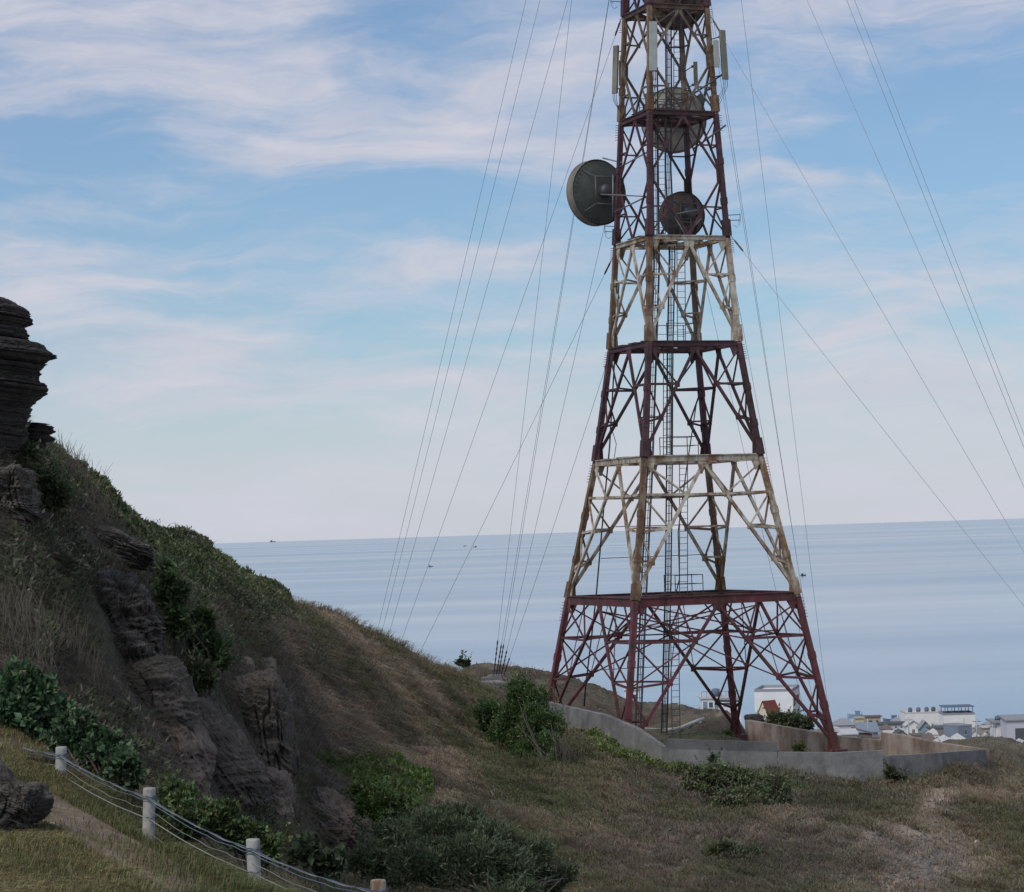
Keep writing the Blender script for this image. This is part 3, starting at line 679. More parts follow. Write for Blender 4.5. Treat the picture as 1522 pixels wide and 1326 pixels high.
boulder('layered_rock', 'layered rock bulge at the foot of the tilted rock face', on_slope(192,985,.5), 40*qo, .9, 46*qo, 'rock_strata', 43, .28, .26, rot=(0,-.55,0), sub=6, sf=1.6)
boulder('layered_rock', 'low layered rock band under the ridge scrub on the left slope', on_slope(150,810,.35), 74*qo, .9, 26*qo, 'rock_strata', 47, .24, .22, rot=(0,.32,0), sub=6, sf=1.3)
boulder('layered_rock', 'dark eroded rock face between the layered rock and the sloping slab', on_slope(222,1050,.75), 60*qo, 1.2, 62*qo, 'rock', 49, .22, .14, rot=(0,-.4,0), sub=6, sf=1.2)
boulder('boulder', 'tall grey boulder with rounded shoulder in mid slope', on_slope(384,1095,.25), 54*q, 1.4, 94*q, 'rock', 3, .16, .17, rot=(0,-.10,0), sub=6)
boulder('boulder', 'long sloping grey rock slab left of the tall boulder', on_slope(318,1130,.4), 50*q, 1.3, 92*q, 'rock', 5, .14, .13, rot=(0,-.62,0), sub=6)
boulder('boulder', 'brown rock slab at the bottom of the gully behind the fence bush', on_slope(258,1112,.5), 40*q, 1.1, 66*q, 'rock_brown', 8, .2, .15, rot=(0,-.3,0), sub=6)
boulder('boulder', 'small brown rock lying on top of the tall boulder at left', on_slope(360,990,.15), 22*q, .5, 17*q, 'rock_brown', 11, .2, .08)
boulder('boulder', 'small brown rock lying on top of the tall boulder at right', on_slope(394,990,.15), 20*q, .5, 16*q, 'rock_brown', 13, .2, .08)
boulder('boulder', 'tan weathered rock foot under the tall boulder', on_slope(405,1195,.4), 30*q, .9, 52*q, 'rock_brown', 15, .2, .16, sub=6)
boulder('boulder', 'pale sloping rock face above the big bush', on_slope(485,1240,.9, 40), 60*q*1.3, 1.6, 66*q*1.2, 'rock_brown', 17, .18, .10, rot=(0,.55,0), sub=6)
boulder('boulder', 'rough dark boulder on the near grass at the left edge', P(8,1200,29), .36, .45, .34, 'rock_strata', 23, .42, .22, rot=(0,.45,0), sub=6)
boulder('boulder', 'grey stone half sunk in the dry slope below the tall shrub', on_slope(812,1190,.05, 60), .32, .3, .2, 'rock', 27, .2, sub=4)
boulder('boulder', 'dark rock at the rear corner beside the red roofed house', P(1121,1068,156), .62, .6, .26, 'rock_black', 29, .25, sub=4)

# ------------------------------------------------------------------ tower
tower = empty('lattice_tower', (TX, TY, TZ[0]), 'tall red and cream steel lattice communications tower on four legs', 'tower')
faces = [('F','R'),('R','B'),('B','L'),('L','F')]
secm = ['red','cream','red_backlit','cream','red_backlit','cream','red_backlit','cream','red_backlit','cream','red_backlit','cream']
NS = len(TZ)-1
def lv(k, s, t): return corner(k, s, t)
legw = [.275,.27,.265,.255,.24,.225,.24,.22,.2,.2,.2,.2]
for k in 'FRBL':
    mb = MB(); mats = [M['red_leg'], M['cream_rust'], M['red_backlit'], M['cream'], M['deck']]
    side = CD[k]
    for s in range(NS):
        mi = {'red':0,'cream':(3 if k in 'R' and s < 5 else 1),'red_backlit':2}[secm[s]]
        a, b_ = corner(k, s), corner(k, s+1)
        mb.bar(a, b_, legw[s], legw[s], mi, side=Vector((math.cos(.4), math.sin(.4), 0)))
        # splice boots at the foot of the section and mid collars
        d = (b_-a).normalized()
        mb.bar(a+d*.12, a+d*1.0, legw[s]+.13, legw[s]+.13, mi, side=Vector((math.cos(.4), math.sin(.4), 0)))
        for t in (.3, .62): mb.bar(a.lerp(b_, t)-d*.18, a.lerp(b_, t)+d*.18, legw[s]+.05, legw[s]+.05, mi, side=Vector((math.cos(.4), math.sin(.4), 0)))
    a = corner(k, 0); mb.box(a+Vector((0,0,.02)), .9, .9, .25, .4, 0)
    mb.build('leg', mats, tower)
def plate(mb, c, u, v, w, h, t, mi=0, taper=.6):
    """thin gusset plate in plane u,v"""
    n = u.cross(v).normalized(); p = []
    for z in (-1, 1):
        for x, y in ((-taper,-1),(taper,-1),(1,1),(-1,1)): p.append(c+u*(x*w/2)+v*(y*h/2)+n*(z*t/2))
    mb.hexa(p, mi)
for s in range(NS):
    mat = M['cream_old_backlit'] if s == 5 else M[secm[s]]
    K = s < 4
    subs = {0:(.25,.53,.80), 1:(.25,.51,.77), 2:(.35,.68), 3:(.34,.68)}.get(s, ())
    wd = [.155,.165,.15,.15,.11,.12,.12,.11,.11,.1,.1,.1][s]; ws = wd*[.58,.6,.55,.52,.7,.7,.7,.7,.7,.7,.7,.7][s]
    nodes = {}
    for (A, B) in faces:
        mb = MB()
        a0, b0, a1, b1 = corner(A,s), corner(B,s), corner(A,s+1), corner(B,s+1)
        hv = (b1-a1).normalized(); vv = ((a1+b1)/2-(a0+b0)/2).normalized(); nn = hv.cross(vv)
        top = (a1+b1)/2 - vv*.25
        inn = nn*.05
        if K:
            for (l0, l1, sg) in ((a0,a1,1),(b0,b1,-1)):
                foot = l0.lerp(l1, .06)
                mb.bar(top, foot, wd, wd*.8, side=nn)
                prev = l1.lerp(l0, .03)
                for i, t in enumerate(subs):
                    lg = l1.lerp(l0, t); dg = top.lerp(foot, t*.985)
                    if t < .7 or s > 1: pass
                    mb.bar(lg, dg, ws*1.3, ws*1.3, side=nn)
                    mb.bar(prev, dg, ws*.85, ws*.85, side=nn)
                    plate(mb, dg, hv, vv, wd*1.9, wd*2.2, .04, taper=.8)
                    plate(mb, lg+hv*sg*wd*.5, hv, vv, wd*1.8, wd*2.0, .05, taper=.8)
                    nodes[(A if sg == 1 else B, i, A+B)] = dg
                    prev = lg
                if s == 0:
                    # long shallow struts from the apex beam to the leg
                    q1 = a1.lerp(b1, .5-.24*sg)-vv*.2; mb.bar(q1, top.lerp(foot, subs[0]), ws*.8, ws*.8, side=nn); q2_ = a1.lerp(b1, .5-.36*sg)-vv*.2; mb.bar(q2_, l1.lerp(l0, subs[0]), ws*.8, ws*.8, side=nn); mb.bar(q1, top.lerp(foot, subs[1])+Vector((0,0,.1)), ws*.4, ws*.4, side=nn); mb.bar(top.lerp(foot, subs[0]), l1.lerp(l0, subs[1]), ws*.75, ws*.75, side=nn)
            if s == 1:   # the first horizontal runs right across
                mb.bar(nodes[(A,0,A+B)], nodes[(B,0,A+B)], ws*1.3, ws*1.3, side=nn)
            plate(mb, top+vv*.02, hv, -vv, wd*3.2, wd*3.2, .05, taper=1.4 if s else 1.6)
            for (c_, sg) in ((a1,1),(b1,-1)):
                plate(mb, c_+hv*sg*.32-vv*.36, hv, vv, .5, .6, .05, taper=.25)
            for (c_, sg) in ((a0,1),(b0,-1)):
                plate(mb, c_+hv*sg*.2+vv*.6, hv, -vv, .5, .9, .05, taper=.7)
        else:
            am, bm_ = a0.lerp(a1,.5), b0.lerp(b1,.5); bot = (a0+b0)/2+vv*.15; topd = top+vv*.1
            for (lm, l0, l1, sg) in ((am,a0,a1,1),(bm_,b0,b1,-1)):
                mb.bar(topd, lm, wd, wd*.8, side=nn); mb.bar(lm, bot, wd, wd*.8, side=nn)
                for (e, q0, lc) in ((topd, .48, l1), (bot, .48, l0)):
                    d1 = e.lerp(lm, q0); lq = lc.lerp(lm, .5)
                    mb.bar(d1, lq, ws, ws, side=nn); mb.bar(d1, lc.lerp(lm, .04), ws*.85, ws*.85, side=nn)
                    plate(mb, d1, hv, vv, wd*1.9, wd*1.9, .04, taper=.8)
                plate(mb, lm+hv*sg*.12, hv, vv, .36, .75, .05, taper=.9)
            plate(mb, topd, hv, -vv, wd*3, wd*2.4, .05, taper=1.3); plate(mb, bot, hv, vv, wd*2.6, wd*2.2, .05, taper=1.2)
        mb.build('face_bracing', mat, tower)
    class One:
        def bar(self_, *a_):
            m_ = MB(); m_.bar(*a_); m_.build('plan_brace', mat, tower)
    mb = One()
    if K:
        ks = 'FRBL'
        for i, t in enumerate(subs):
            for j in range(4):
                f1 = ks[j-1]+ks[j]; f2 = ks[j]+ks[(j+1) % 4]
                n1_, n2_ = nodes[(ks[j], i, f1)], nodes[(ks[j], i, f2)]
                mb.bar(n1_+Vector((0,0,.05)), n2_+Vector((0,0,.05)), ws*1.05, ws*1.05)
        if s == 0:
            mids = [(corner(a,1)+corner(b_,1))/2-Vector((0,0,.5)) for a, b_ in faces]
            for j in range(4):
                # hip struts: from each apex down to the next face's first brace node
                f2 = faces[(j+1) % 4]; f0 = faces[j-1]
                mb.bar(mids[j], nodes[(f2[1],0,f2[0]+f2[1])], ws*.8, ws*.8)
                mb.bar(mids[j], nodes[(f0[0],0,f0[0]+f0[1])], ws*.8, ws*.8)
                mb.bar(nodes[(faces[j][0],0,''.join(faces[j]))]-Vector((0,0,.1)), nodes[(faces[j][1],1,''.join(faces[j]))], ws*.75, ws*.75)
            for (a, b_) in (((faces[0][0],0,'FR'),(faces[2][0],0,'BL')), ((faces[1][0],0,'RB'),(faces[3][0],0,'LF'))):
                mb.bar(nodes[a]+Vector((0,0,.18)), nodes[b_]+Vector((0,0,.18)), ws*.8, ws*.8)
ringm = {1:'red',2:'cream',3:'red_backlit',4:'cream',5:'red_backlit',6:'deck',7:'red_backlit',8:'cream',9:'red_backlit',10:'cream',11:'red_backlit',12:'cream'}
ringh = {1:.42,2:.28,3:.22,4:.18,5:.2,6:.2,7:.2,8:.2,9:.2,10:.2,11:.2,12:.2}
for l in range(1, len(TZ)):
    mb = MB(); h = ringh[l]
    for (A, B) in faces:
        a, b_ = corner(A,l), corner(B,l)
        d = (b_-a).normalized()
        mb.bar(a+d*.15, b_-d*.15, .16, h)
        mb.bar(a+d*.3+Vector((0,0,h*.5+.03)), b_-d*.3+Vector((0,0,h*.5+.03)), .3, .05)
    m4 = [(corner(a,l)+corner(b_,l))/2 for a, b_ in faces]
    for j in range(4):
        mb.bar(m4[j]-Vector((0,0,.05)), m4[(j+1) % 4]-Vector((0,0,.05)), .12, .12)
    if l >= 2:
        mb.bar(corner('F',l)+Vector((0,0,.08)), corner('B',l)+Vector((0,0,.08)), .1, .1); mb.bar(corner('L',l)-Vector((0,0,.12)), corner('R',l)-Vector((0,0,.12)), .1, .1)
    mb.build('ring_beam', M[ringm[l]], tower)
# platform decks
def deck(l, full, hole, rail=.55):
    mb = MB(); c = Vector((TX, TY, TZ[l]+.22)); r = TR[l]*.97
    ex = CD['R']; # plank direction along one diagonal axis turned to the faces
    fa = (CD['R']-CD['F']).normalized(); fb = (CD['F']-CD['L']).normalized(); half = r/math.sqrt(2)
    n = int(2*half/.32); rs = random.Random(l)
    for i in range(n):
        t = -half+(i+.5)*2*half/n
        if abs(t-hole) < .5: 
            mb.bar(c+fb*t+fa*(-half), c+fb*t+fa*(-half*.2), .24, .04); continue
        if rs.random() > full and not (l < 3 and abs(t) < .7): continue
        if l < 3: mb.bar(c+fb*t-fa*half, c+fb*t+fa*half, .2, .04); continue
        a_, b_ = -half*(1 if rs.random() < .8 else .4), half*(1 if rs.random() < .8 else .3)
        mb.bar(c+fb*t+fa*a_, c+fb*t+fa*b_, .26, .04)
    for t in (-.6, -.2, .2, .6): mb.bar(c+fa*half*t*1.0-fb*half-Vector((0,0,.09)), c+fa*half*t+fb*half-Vector((0,0,.09)), .09, .12)
    o = mb.build('platform', M['deck'], tower)
    mb = MB(); z0 = Vector((0,0,.0))
    pts = [c+fa*(.8*sx)+fb*(.7*sy)+Vector((.2,0,0)) if rail < .5 else c+fa*half*.55*sx+fb*half*.5*sy for sx, sy in ((-1,-1),(1,-1),(1,1),(-1,1))]
    for j in range(4):
        p_ = pts[j]; mb.tube([p_, p_+Vector((0,0,1.05))], .025, 5)
        if j < 3:
            mb.tube([p_+Vector((0,0,1.02)), pts[j+1]+Vector((0,0,1.02))], .02, 5); mb.tube([p_+Vector((0,0,.55)), pts[j+1]+Vector((0,0,.55))], .016, 5)
    mb.build('railing', M['steel'], o)
deck(1, .0, .4, .2); deck(2, .1, .3, .2); deck(3, .45, .3, .2); deck(4, .7, .3, .2); deck(5, .9, .2)
# ladders and cable trays
def ladder(p0, p1, w, mat, rung=.32, rr=.014, rail=.03):
    mb = MB(); p0, p1 = Vector(p0), Vector(p1); s = Vector((w/2, 0, 0)); d = p1-p0
    mb.bar(p0-s, p1-s, rail, rail*1.4); mb.bar(p0+s, p1+s, rail, rail*1.4)
    n = int(d.length/rung)
    for i in range(n): q_ = p0+d*((i+.5)/n); mb.tube([q_-s, q_+s], rr, 4)
    return mb
for (a, b_) in (((1005,1096),(1002,893)),((1016,888),(1016,682)),((992,680),(992,520)),((1013,514),(1012,362)),((983,352),(982,178)),((1007,172),(1008,10))):
    ladder(P(*a,131.2), P(*b_,131.2), .42, None).build('ladder', M['steel'], tower)
def tray(pts, w, Y, nc, mat, rail=.05):
    mb = MB(); q3 = [P(a, b_, Y) for a, b_ in pts]
    for a, b_ in zip(q3, q3[1:]):
        t = ladder(a, b_, w, None, .4, .016, rail); 
        mb.v_off = len(mb.v); base_ = len(mb.v); mb.v += t.v; mb.f += [tuple(i+base_ for i in f) for f in t.f]; mb.m += t.m; mb.sm += t.sm
    o = mb.build('cable_tray', M['steel'], tower)
    cb = MB()
    for i in range(nc):
        off = Vector(((i+.5)/nc*w-w/2, -.05, 0)); cb.tube([p_+off+Vector((random.uniform(-.02,.02),0,0)) for p_ in q3], .018, 5)
    cb.build('cable', M['cable'], o)
tray([(948,1090),(957,880),(966,695),(972,516),(976,394),(974,230),(973,100)], .30, 131.6, 3, None)
tray([(987,1090),(993,870),(995,690),(996,516),(999,380),(993,250),(994,130),(993,10)], .30, 132.6, 4, None)
mb = MB(); mb.tube([P(a, b_, 134) for a, b_ in ((868,1050),(871,1015),(880,940),(886,887),(897,760),(906,665),(912,560),(920,420))], .045, 6); mb.build('cable', M['cable'], tower)
mb = MB()
mb.tube([P(910,640,134), P(916,660,134), P(913,680,134), P(905,690,134)], .02, 5)
mb.tube([P(1035,600,132), P(1020,700,132), P(1008,790,132), P(1010,860,132), P(1004,885,132)], .035, 6); mb.build('cable', M['cable'], tower)
mb = MB()
for (a, b_) in (((893,830),(1052,824)),((915,783),(1022,780)),((886,996),(1033,988)),((940,932),(992,930))): mb.tube([P(*a,133), P(*b_,133)], .022, 5)
mb.build('conduit', M['steel'], tower)
# stand-off arms with hanging loops
for (x0, y0, x1) in ((1082,318,1101),(1083,327,1102),(918,338,897),(918,344,897),(930,-2,908),(930,4,908)):
    pass
def standoff(a, b_, Y, drop):
    mb = MB()
    for dy in (0, 8): mb.tube([P(a, b_+dy, Y), P(drop, b_+dy-1, Y)], .022, 5)
    mb.tube([P(drop, b_-2, Y), P(drop, b_+10, Y)], .018, 5)
    sg = 1 if drop > a else -1
    mb.tube([P(drop-2*sg, b_+8, Y), P(drop-1*sg, b_+14, Y), P(drop-5*sg, b_+18, Y), P(drop-10*sg, b_+15, Y)], .012, 4)
    mb.build('standoff_arm', M['steel'], tower)
standoff(1081, 320, 130.9, 1100); standoff(917, 337, 133.1, 899); standoff(930, -5, 133, 908)
mb = MB()
mb.tube([P(1030,222,131), P(1079,186,130.6)], .05, 6); mb.tube([P(1030,140,131), P(1072,112,130.6)], .05, 6)
mb.build('strut', M['steel'], tower)
# step bolts near the joints on the outer legs
for k in 'LR':
    sg = -1 if k == 'L' else 1
    for l in (1, 2, 3, 4, 5, 6):
        for i in range(7):
            mb = MB()
            c = corner(k, l-1, 1-.02*i-.01) if l > 0 else corner(k, 0)
            mb.tube([c, c+Vector((sg*.30, 0, 0))], .014, 4); mb.build('step_bolt', M['steel'], tower)

# dishes
def dish(label, c, axv, Rr, depth, shr, mback, mshr, legpt=None, struts=()):
    axv = Vector(axv).normalized()
    e = empty('dish_antenna', c, label, 'dish antenna', 'microwave dishes on the lattice tower')
    mb = MB(); pr = [(.01, -depth)]+[(Rr*t, -depth+depth*t*t) for t in (.15,.3,.45,.6,.75,.9,1.0)]
    mb.lathe(pr, c, axv, 48)
    sd = axv.cross(Vector((0,0,1))).normalized()
    for k in range(40):
        a = 2*math.pi*k/40; p_ = c+(sd*math.cos(a)+Vector((0,0,1))*math.sin(a))*(Rr-.09)-axv*.13; mb.box(p_, .05, .05, .05)
    mb.build('reflector', M[mback], e)
    mb = MB(); mb.lathe([(Rr+.03,-.06),(Rr+.05,-.02),(Rr+.05,.04),(Rr+.015,.06),(Rr+.015,shr),(Rr+.04,shr),(Rr+.04,shr+.06),(Rr-.02,shr+.06),(Rr-.02,0)], c, axv, 48); mb.build('shroud', M[mshr], e)
    mb = MB(); mb.lathe([(Rr-.02,shr-.0),(Rr*.5,shr+.05),(.01,shr+.07)], c, axv, 40); mb.build('radome', M['dish_pale'], e)
    mb = MB(); hc = c-axv*depth
    mb.lathe([(.01,-.42),(.34,-.42),(.38,-.1),(.40,.12)], hc, axv, 20); mb.build('hub', M['steel'], e)
    sd = axv.cross(Vector((0,0,1))).normalized(); uz = Vector((0,0,1)); bk = -axv
    mb = MB(); s_ = Rr*.42
    for i in (-1, 1):
        mb.tube([hc+sd*s_*i+uz*s_+bk*.25, hc+sd*s_*i-uz*s_+bk*.25], .045, 6)
        mb.tube([hc+sd*s_+uz*s_*i+bk*.25, hc-sd*s_+uz*s_*i+bk*.25], .045, 6)
        for j in (-1, 1): mb.tube([hc+sd*s_*i+uz*s_*j+bk*.25, c+(sd*i+uz*j)*Rr*.62-axv*depth*.35], .03, 5)
    mb.build('mount_frame', M['galv_dull'], e)
    if struts:
        mb = MB()
        for a, b_ in struts: mb.tube([a, b_], .042, 6)
        mb.build('strut', M['galv'], e)
    return e
cd = P(890, 286, 134.8)
dish('large dark dish with a pale drum rim hanging left of the tower', cd, (-.56, .83, .0), 1.76, .5, .46, 'dish_dark', 'shroud',
     struts=((P(917,251,133.4), P(966,224,129.9)), (P(912,316,133.4), P(964,291,129.8)), (P(893,289,133.3), P(963,292,129.8)), (P(896,235,134), P(925,242,133)), (P(911,260,133.3), P(911,322,133.3))))
dish('dark brown dish inside the tower just above the upper cream ring', P(1016,319,134.2), (-.35, .93, 0), 1.22, .5, .35, 'dish_brown', 'dish_brown',
     struts=((P(996,320,132.8), P(1036,312,132.4)), (P(1000,318,132.8), P(1018,348,132)), (P(1042,325,132.4), P(1022,348,132))))
dish('large pale weathered dish behind the upper platform', P(1001,178,137.2), (.12, .99, 0), 1.78, .55, .4, 'dish_pale', 'shroud')
dish('dark brown dish at the very top edge of the photo', P(1005,-4,132.6), (-.1, .99, -.05), 1.66, .5, .4, 'dish_brown', 'dish_brown',
     struts=((P(1014,8,130.6), P(975,36,132)), (P(1014,8,130.6), P(990,40,132)), (P(1014,8,130.6), P(1036,36,132)), (P(1014,8,130.6), P(1012,44,132))))

# panel antennas
def panel(label, x, y0, y1, wpx, Y, mat, att, ang=0.0, lean=0, dpt=.14, cables=True):
    a, b_ = P(x-lean/2, y0, Y), P(x+lean/2, y1, Y); w = wpx*Y/FPX
    e = empty('panel_antenna', b_, label, 'antenna', 'panel antennas on the upper tower')
    d = (b_-a).normalized(); sx = Vector((math.cos(ang), math.sin(ang), 0)); ny = d.cross(sx).normalized()
    mb = MB(); p = []
    for q_ in (b_, a):
        for i, j in ((-.5,-1),(.5,-1),(.5,.2),(.42,1),(-.42,1),(-.5,.2)): p.append(q_+sx*(w*i)+ny*(dpt*.5*j))
    fs = [(5,4,3,2,1,0),(6,7,8,9,10,11)]+[(k,(k+1)%6,6+(k+1)%6,6+k) for k in range(6)]
    mb.add(p, fs); mb.build('radome', M[mat], e)
    for t in (.12, .9):
        mb = MB(); q_ = a.lerp(b_, t); l_ = Vector((att.x, att.y, q_.z)); mb.tube([q_, l_], .03, 5); mb.box(q_.lerp(l_, .25), .12, .12, .12); mb.build('bracket', M['steel'], e)
    if cables:
        mb = MB()
        for i in range(3):
            q_ = b_+sx*(w*(.3*i-.3)); l_ = Vector((att.x, att.y, q_.z-1.2-.25*i))
            mb.tube([q_, q_-Vector((0,0,.35)), q_.lerp(l_, .5)-Vector((0,0,.3)), l_], .014, 4)
        mb.build('cable', M['cable'], e)
    return e
Lp = corner('L',5,.5); Fp = corner('F',5,.5); Rp = corner('R',5,.5); Bp = corner('B',5,.5)
panel('long olive grey panel antenna standing off the left side of the tower', 914.5, 68, 139, 9, 133.0, 'panel_tan', Lp, -.5, -2)
panel('short rusty panel antenna behind the long left one', 923, 90, 127, 6, 133.4, 'panel_rust', Lp, -.3, 0, cables=False)
panel('pale grey panel antenna in front of the nearest leg', 971, 32, 105, 12, 128.9, 'panel', Fp, .1, 0)
panel('long tan panel antenna leaning off the right side of the tower', 1076, 45, 118, 10, 130.2, 'panel_tan', Rp, .5, 5)
panel('short white panel antenna beside the right leg', 1065, 60, 100, 8, 130.0, 'panel', Rp, .2, 2, cables=False)
panel('short slim panel antenna between rear and right legs', 1034, 92, 127, 6, 132.2, 'panel_tan', Bp, .1, 1, cables=False)
e = empty('radio_unit', P(1043,146,131.5), 'small tilted grey radio box on a strut below the right panels', 'radio box')
mb = MB(); mb.box(P(1043,146,131.5), .30, .2, .5, rot=Matrix.Rotation(-.6,3,'Y')); mb.build('housing', M['steel'], e)
mb = MB(); mb.tube([P(1043,146,131.5), P(1050,136,131.2), P(1058,128,131)], .03, 5); mb.build('bracket', M['steel'], e)

# ------------------------------------------------------------------ guy wires
GA = P(507, 1192, 165); GB = P(740, 1008, 168); GC = P(1672, 1090, 112); GD = P(1292, 1500, 182)
def solve_top(px, py, anchor, k):
    """height on leg k at which a wire to the anchor passes nearest the photo's point"""
    best = None
    for z in np.arange(TZ[2], TZ[-1], .15):
        s = max(i for i in range(NS) if TZ[i] <= z); t = (z-TZ[s])/(TZ[s+1]-TZ[s]); a = corner(k, s, t)
        dmin = 1e9
        for u in np.linspace(0, 1, 60):
            p_ = a.lerp(anchor, u); x, y = proj(p_.x, p_.y, p_.z); dmin = min(dmin, math.hypot(x-px, y-py))
        if best is None or dmin < best[0]: best = (dmin, a)
    return best[1]
def guy(label, top, anchor, group, turn=False, off=0.0, r=.020):
    d = (anchor-top); L = d.length
    e = empty('guy_wire', anchor, label, 'guy wire', group)
    mb = MB(); n = 14
    end = top.lerp(anchor, .985) if not turn else top.lerp(anchor, 1-3.0/L)
    pts = []
    for i in range(n+1):
        t = i/n; p_ = top.lerp(end, t); p_.z -= .006*L*4*t*(1-t)*.5; pts.append(p_)
    mb.tube(pts, r, 5); mb.build('cable', M['wire'], e)
    # insulator and shackle at the tower end
    mb = MB(); a, b_ = top.lerp(anchor, .8/L), top.lerp(anchor, 1.7/L)
    mb.tube([top, a], .02, 5); mb.tube([a, a.lerp(b_,.2), a.lerp(b_,.5), a.lerp(b_,.8), b_], [.03,.055,.045,.055,.03], 7)
    mb.build('insulator', M['steel'], e)
    if turn:
        mb = MB(); dd = d.normalized()
        rr = []; ps = []
        for i in range(15): ps.append(end+dd*(3.0*i/14)); rr.append([.03,.06,.025,.055][i % 4])
        mb.tube(ps, rr, 6); mb.build('turnbuckle', M['steel'], e)
G1 = 'guy wires running down behind the left ridge'
wl = [('leftmost of the guy wires going down behind the grassy ridge', (707,320)), ('second guy wire from the left above the grassy ridge', (725.6,320)), ('third guy wire from the left above the grassy ridge', (751,320)),
      ('fourth guy wire above the ridge, tied near the top of the left leg', (815,339)), ('rightmost guy wire above the ridge, tied at the upper cream ring', (770,659))]
for i, (lb, q_) in enumerate(wl): guy(lb, solve_top(*q_, GA, 'L'), GA+Vector((i*.15-.3,0,0)), G1, r=.0115)
G2 = 'guy wires held by the anchor left of the tower'
wl = [('leftmost guy wire tied to the concrete anchor', (815.5,339)), ('thick middle guy wire tied to the concrete anchor', (849,339)), ('twin of the thick middle guy wire at the concrete anchor', (851,339)),
      ('guy wire crossing the large dark dish down to the anchor', (823,659)), ('rightmost guy wire at the anchor, tied to the dark red ring', (859.6,659))]
for i, (lb, q_) in enumerate(wl): guy(lb, solve_top(*q_, GB, 'L'), GB+Vector((i*.16-.3,(i%2)*.2,0)), G2, turn=True, r=.0115)
G3 = 'guy wires running out of the photo at right'
wl = [('lowest guy wire sloping out at right, tied at the upper cream ring', (1269.5,583)), ('guy wire sloping out at right from the top of the right leg', (1324,480)), ('middle guy wire sloping out at right above the tied top one', (1372,399)),
      ('lower of the two close guy wires at far right', (1254,3)), ('upper of the two close guy wires at far right', (1264,3))]
for i, (lb, q_) in enumerate(wl): guy(lb, solve_top(*q_, GC, 'R'), GC+Vector((i*.15,i*.2-.4,i*.15)), G3, r=.0115)
G4 = 'steep guy wires right of the tower'
wl = [('rightmost steep guy wire dropping behind the right foot', (1174,550), 'R'), ('thicker steep guy wire close to the right leg', (1142,544), 'R'), ('twin of the thicker steep guy wire by the right leg', (1140,544), 'R'),
      ('thin steep guy wire tied at the upper cream ring', (1125,600), 'R'), ('thin steep guy wire seen through the right bracing', (1104,671), 'B')]
for i, (lb, q_, k) in enumerate(wl): guy(lb, solve_top(*q_, GD, k), GD+Vector((i*.15-.3,0,0)), G4, r=.0105)
# anchor block
e = empty('cable_anchor', P(740,1013,168), 'grey concrete anchor block holding the guy wires left of the tower', 'anchor')
gb = Vector((GB.x, GB.y, GB.z-.25))
mb = MB(); mb.box(gb, 1.9, 1.5, .7, .3); mb.box(gb+Vector((0,0,.42)), 1.2, .9, .14, .3); mb.build('block', M['concrete'], e)
mb = MB()
for i in range(5): mb.tube([gb+Vector((i*.16-.3,0,.3)), GB+Vector((i*.16-.3,0,.06))], .04, 6)
mb.build('eye_bolt', M['steel'], e)
mb = MB(); c = P(722,1021,160); c.z = gz(c.x, c.y)+.05; mb.box(c, 2.2, 3.0, .16, .15)
tag(mb.build('concrete_slab', M['concrete'], origin=c), 'pale flat concrete slab lying on the ground beside the cable anchor', 'slab')

# ------------------------------------------------------------------ walls
def wall(name, pts, thick, mat, label, bands=()):
    """pts: (px, py_top, py_base, Y)"""
    base = P(pts[0][0], pts[0][2], pts[0][3]); e = empty(name, base, label, 'wall')
    tops = [P(a, t, Y) for a, t, b_, Y in pts]; bots = [P(a, b_, Y) for a, t, b_, Y in pts]
    def run(i0, i1, dt0, dt1, th, nm, outset, mt_=None):
        mb = MB()
        for i in range(i0, i1):
            a, b_ = tops[i], tops[i+1]; d = Vector((b_.x-a.x, b_.y-a.y, 0)).normalized(); n = Vector((d.y, -d.x, 0))
            # miter by averaging with neighbours
            def nrm(j):
                ns = []
                for k in (j-1, j):
                    if 0 <= k < len(tops)-1:
                        dd = Vector((tops[k+1].x-tops[k].x, tops[k+1].y-tops[k].y, 0)).normalized(); ns.append(Vector((dd.y, -dd.x, 0)))
                s_ = ns[0] if len(ns) == 1 else (ns[0]+ns[1]).normalized()/max(.5, math.sqrt((1+ns[0].dot(ns[1]))/2))
                return s_
            na, nb_ = nrm(i), nrm(i+1)
            za, zb = a.z+dt0, b_.z+dt0
            ba, bb = (bots[i].z-.8, bots[i+1].z-.8) if dt1 is None else (a.z+dt1, b_.z+dt1)
            p = []
            A0 = Vector((a.x, a.y, 0)); B0 = Vector((b_.x, b_.y, 0))
            q_ = [(A0+na*outset, ba), (B0+nb_*outset, bb), (B0-nb_*(th-outset), bb), (A0-na*(th-outset), ba)]
            t_ = [za, zb, zb, za]
            p = [Vector((v.x, v.y, z)) for v, z in q_]+[Vector((v.x, v.y, z)) for (v, _), z in zip(q_, t_)]
            mb.hexa(p)
        return mb.build(nm, mt_ or mat, e)
    run(0, len(pts)-1, 0, None, thick, 'wall_body', 0)
    for (i0, i1, a, b_, nm) in bands: run(i0, i1, a, b_, thick-.06, nm, -.03, M['concrete_dark'])
    return e
wall('concrete_wall', [(800,1040,1075,132),(826,1047,1084,128),(898,1063,1105,121),(945,1083,1124,118.9),(990,1113,1144,117),(1155,1118,1150,116.4)], .3, M['concrete'],
     'grey concrete retaining wall descending from the shrub to the tower front', bands=[(4, 5, .45, .004, 'coping_course')])
wall('concrete_wall', [(1156,1118,1150,116.4),(1240,1119,1162,116),(1312,1116,1164,116.3)], .34, M['concrete'], 'middle stretch of grey concrete wall under the right tower foot')
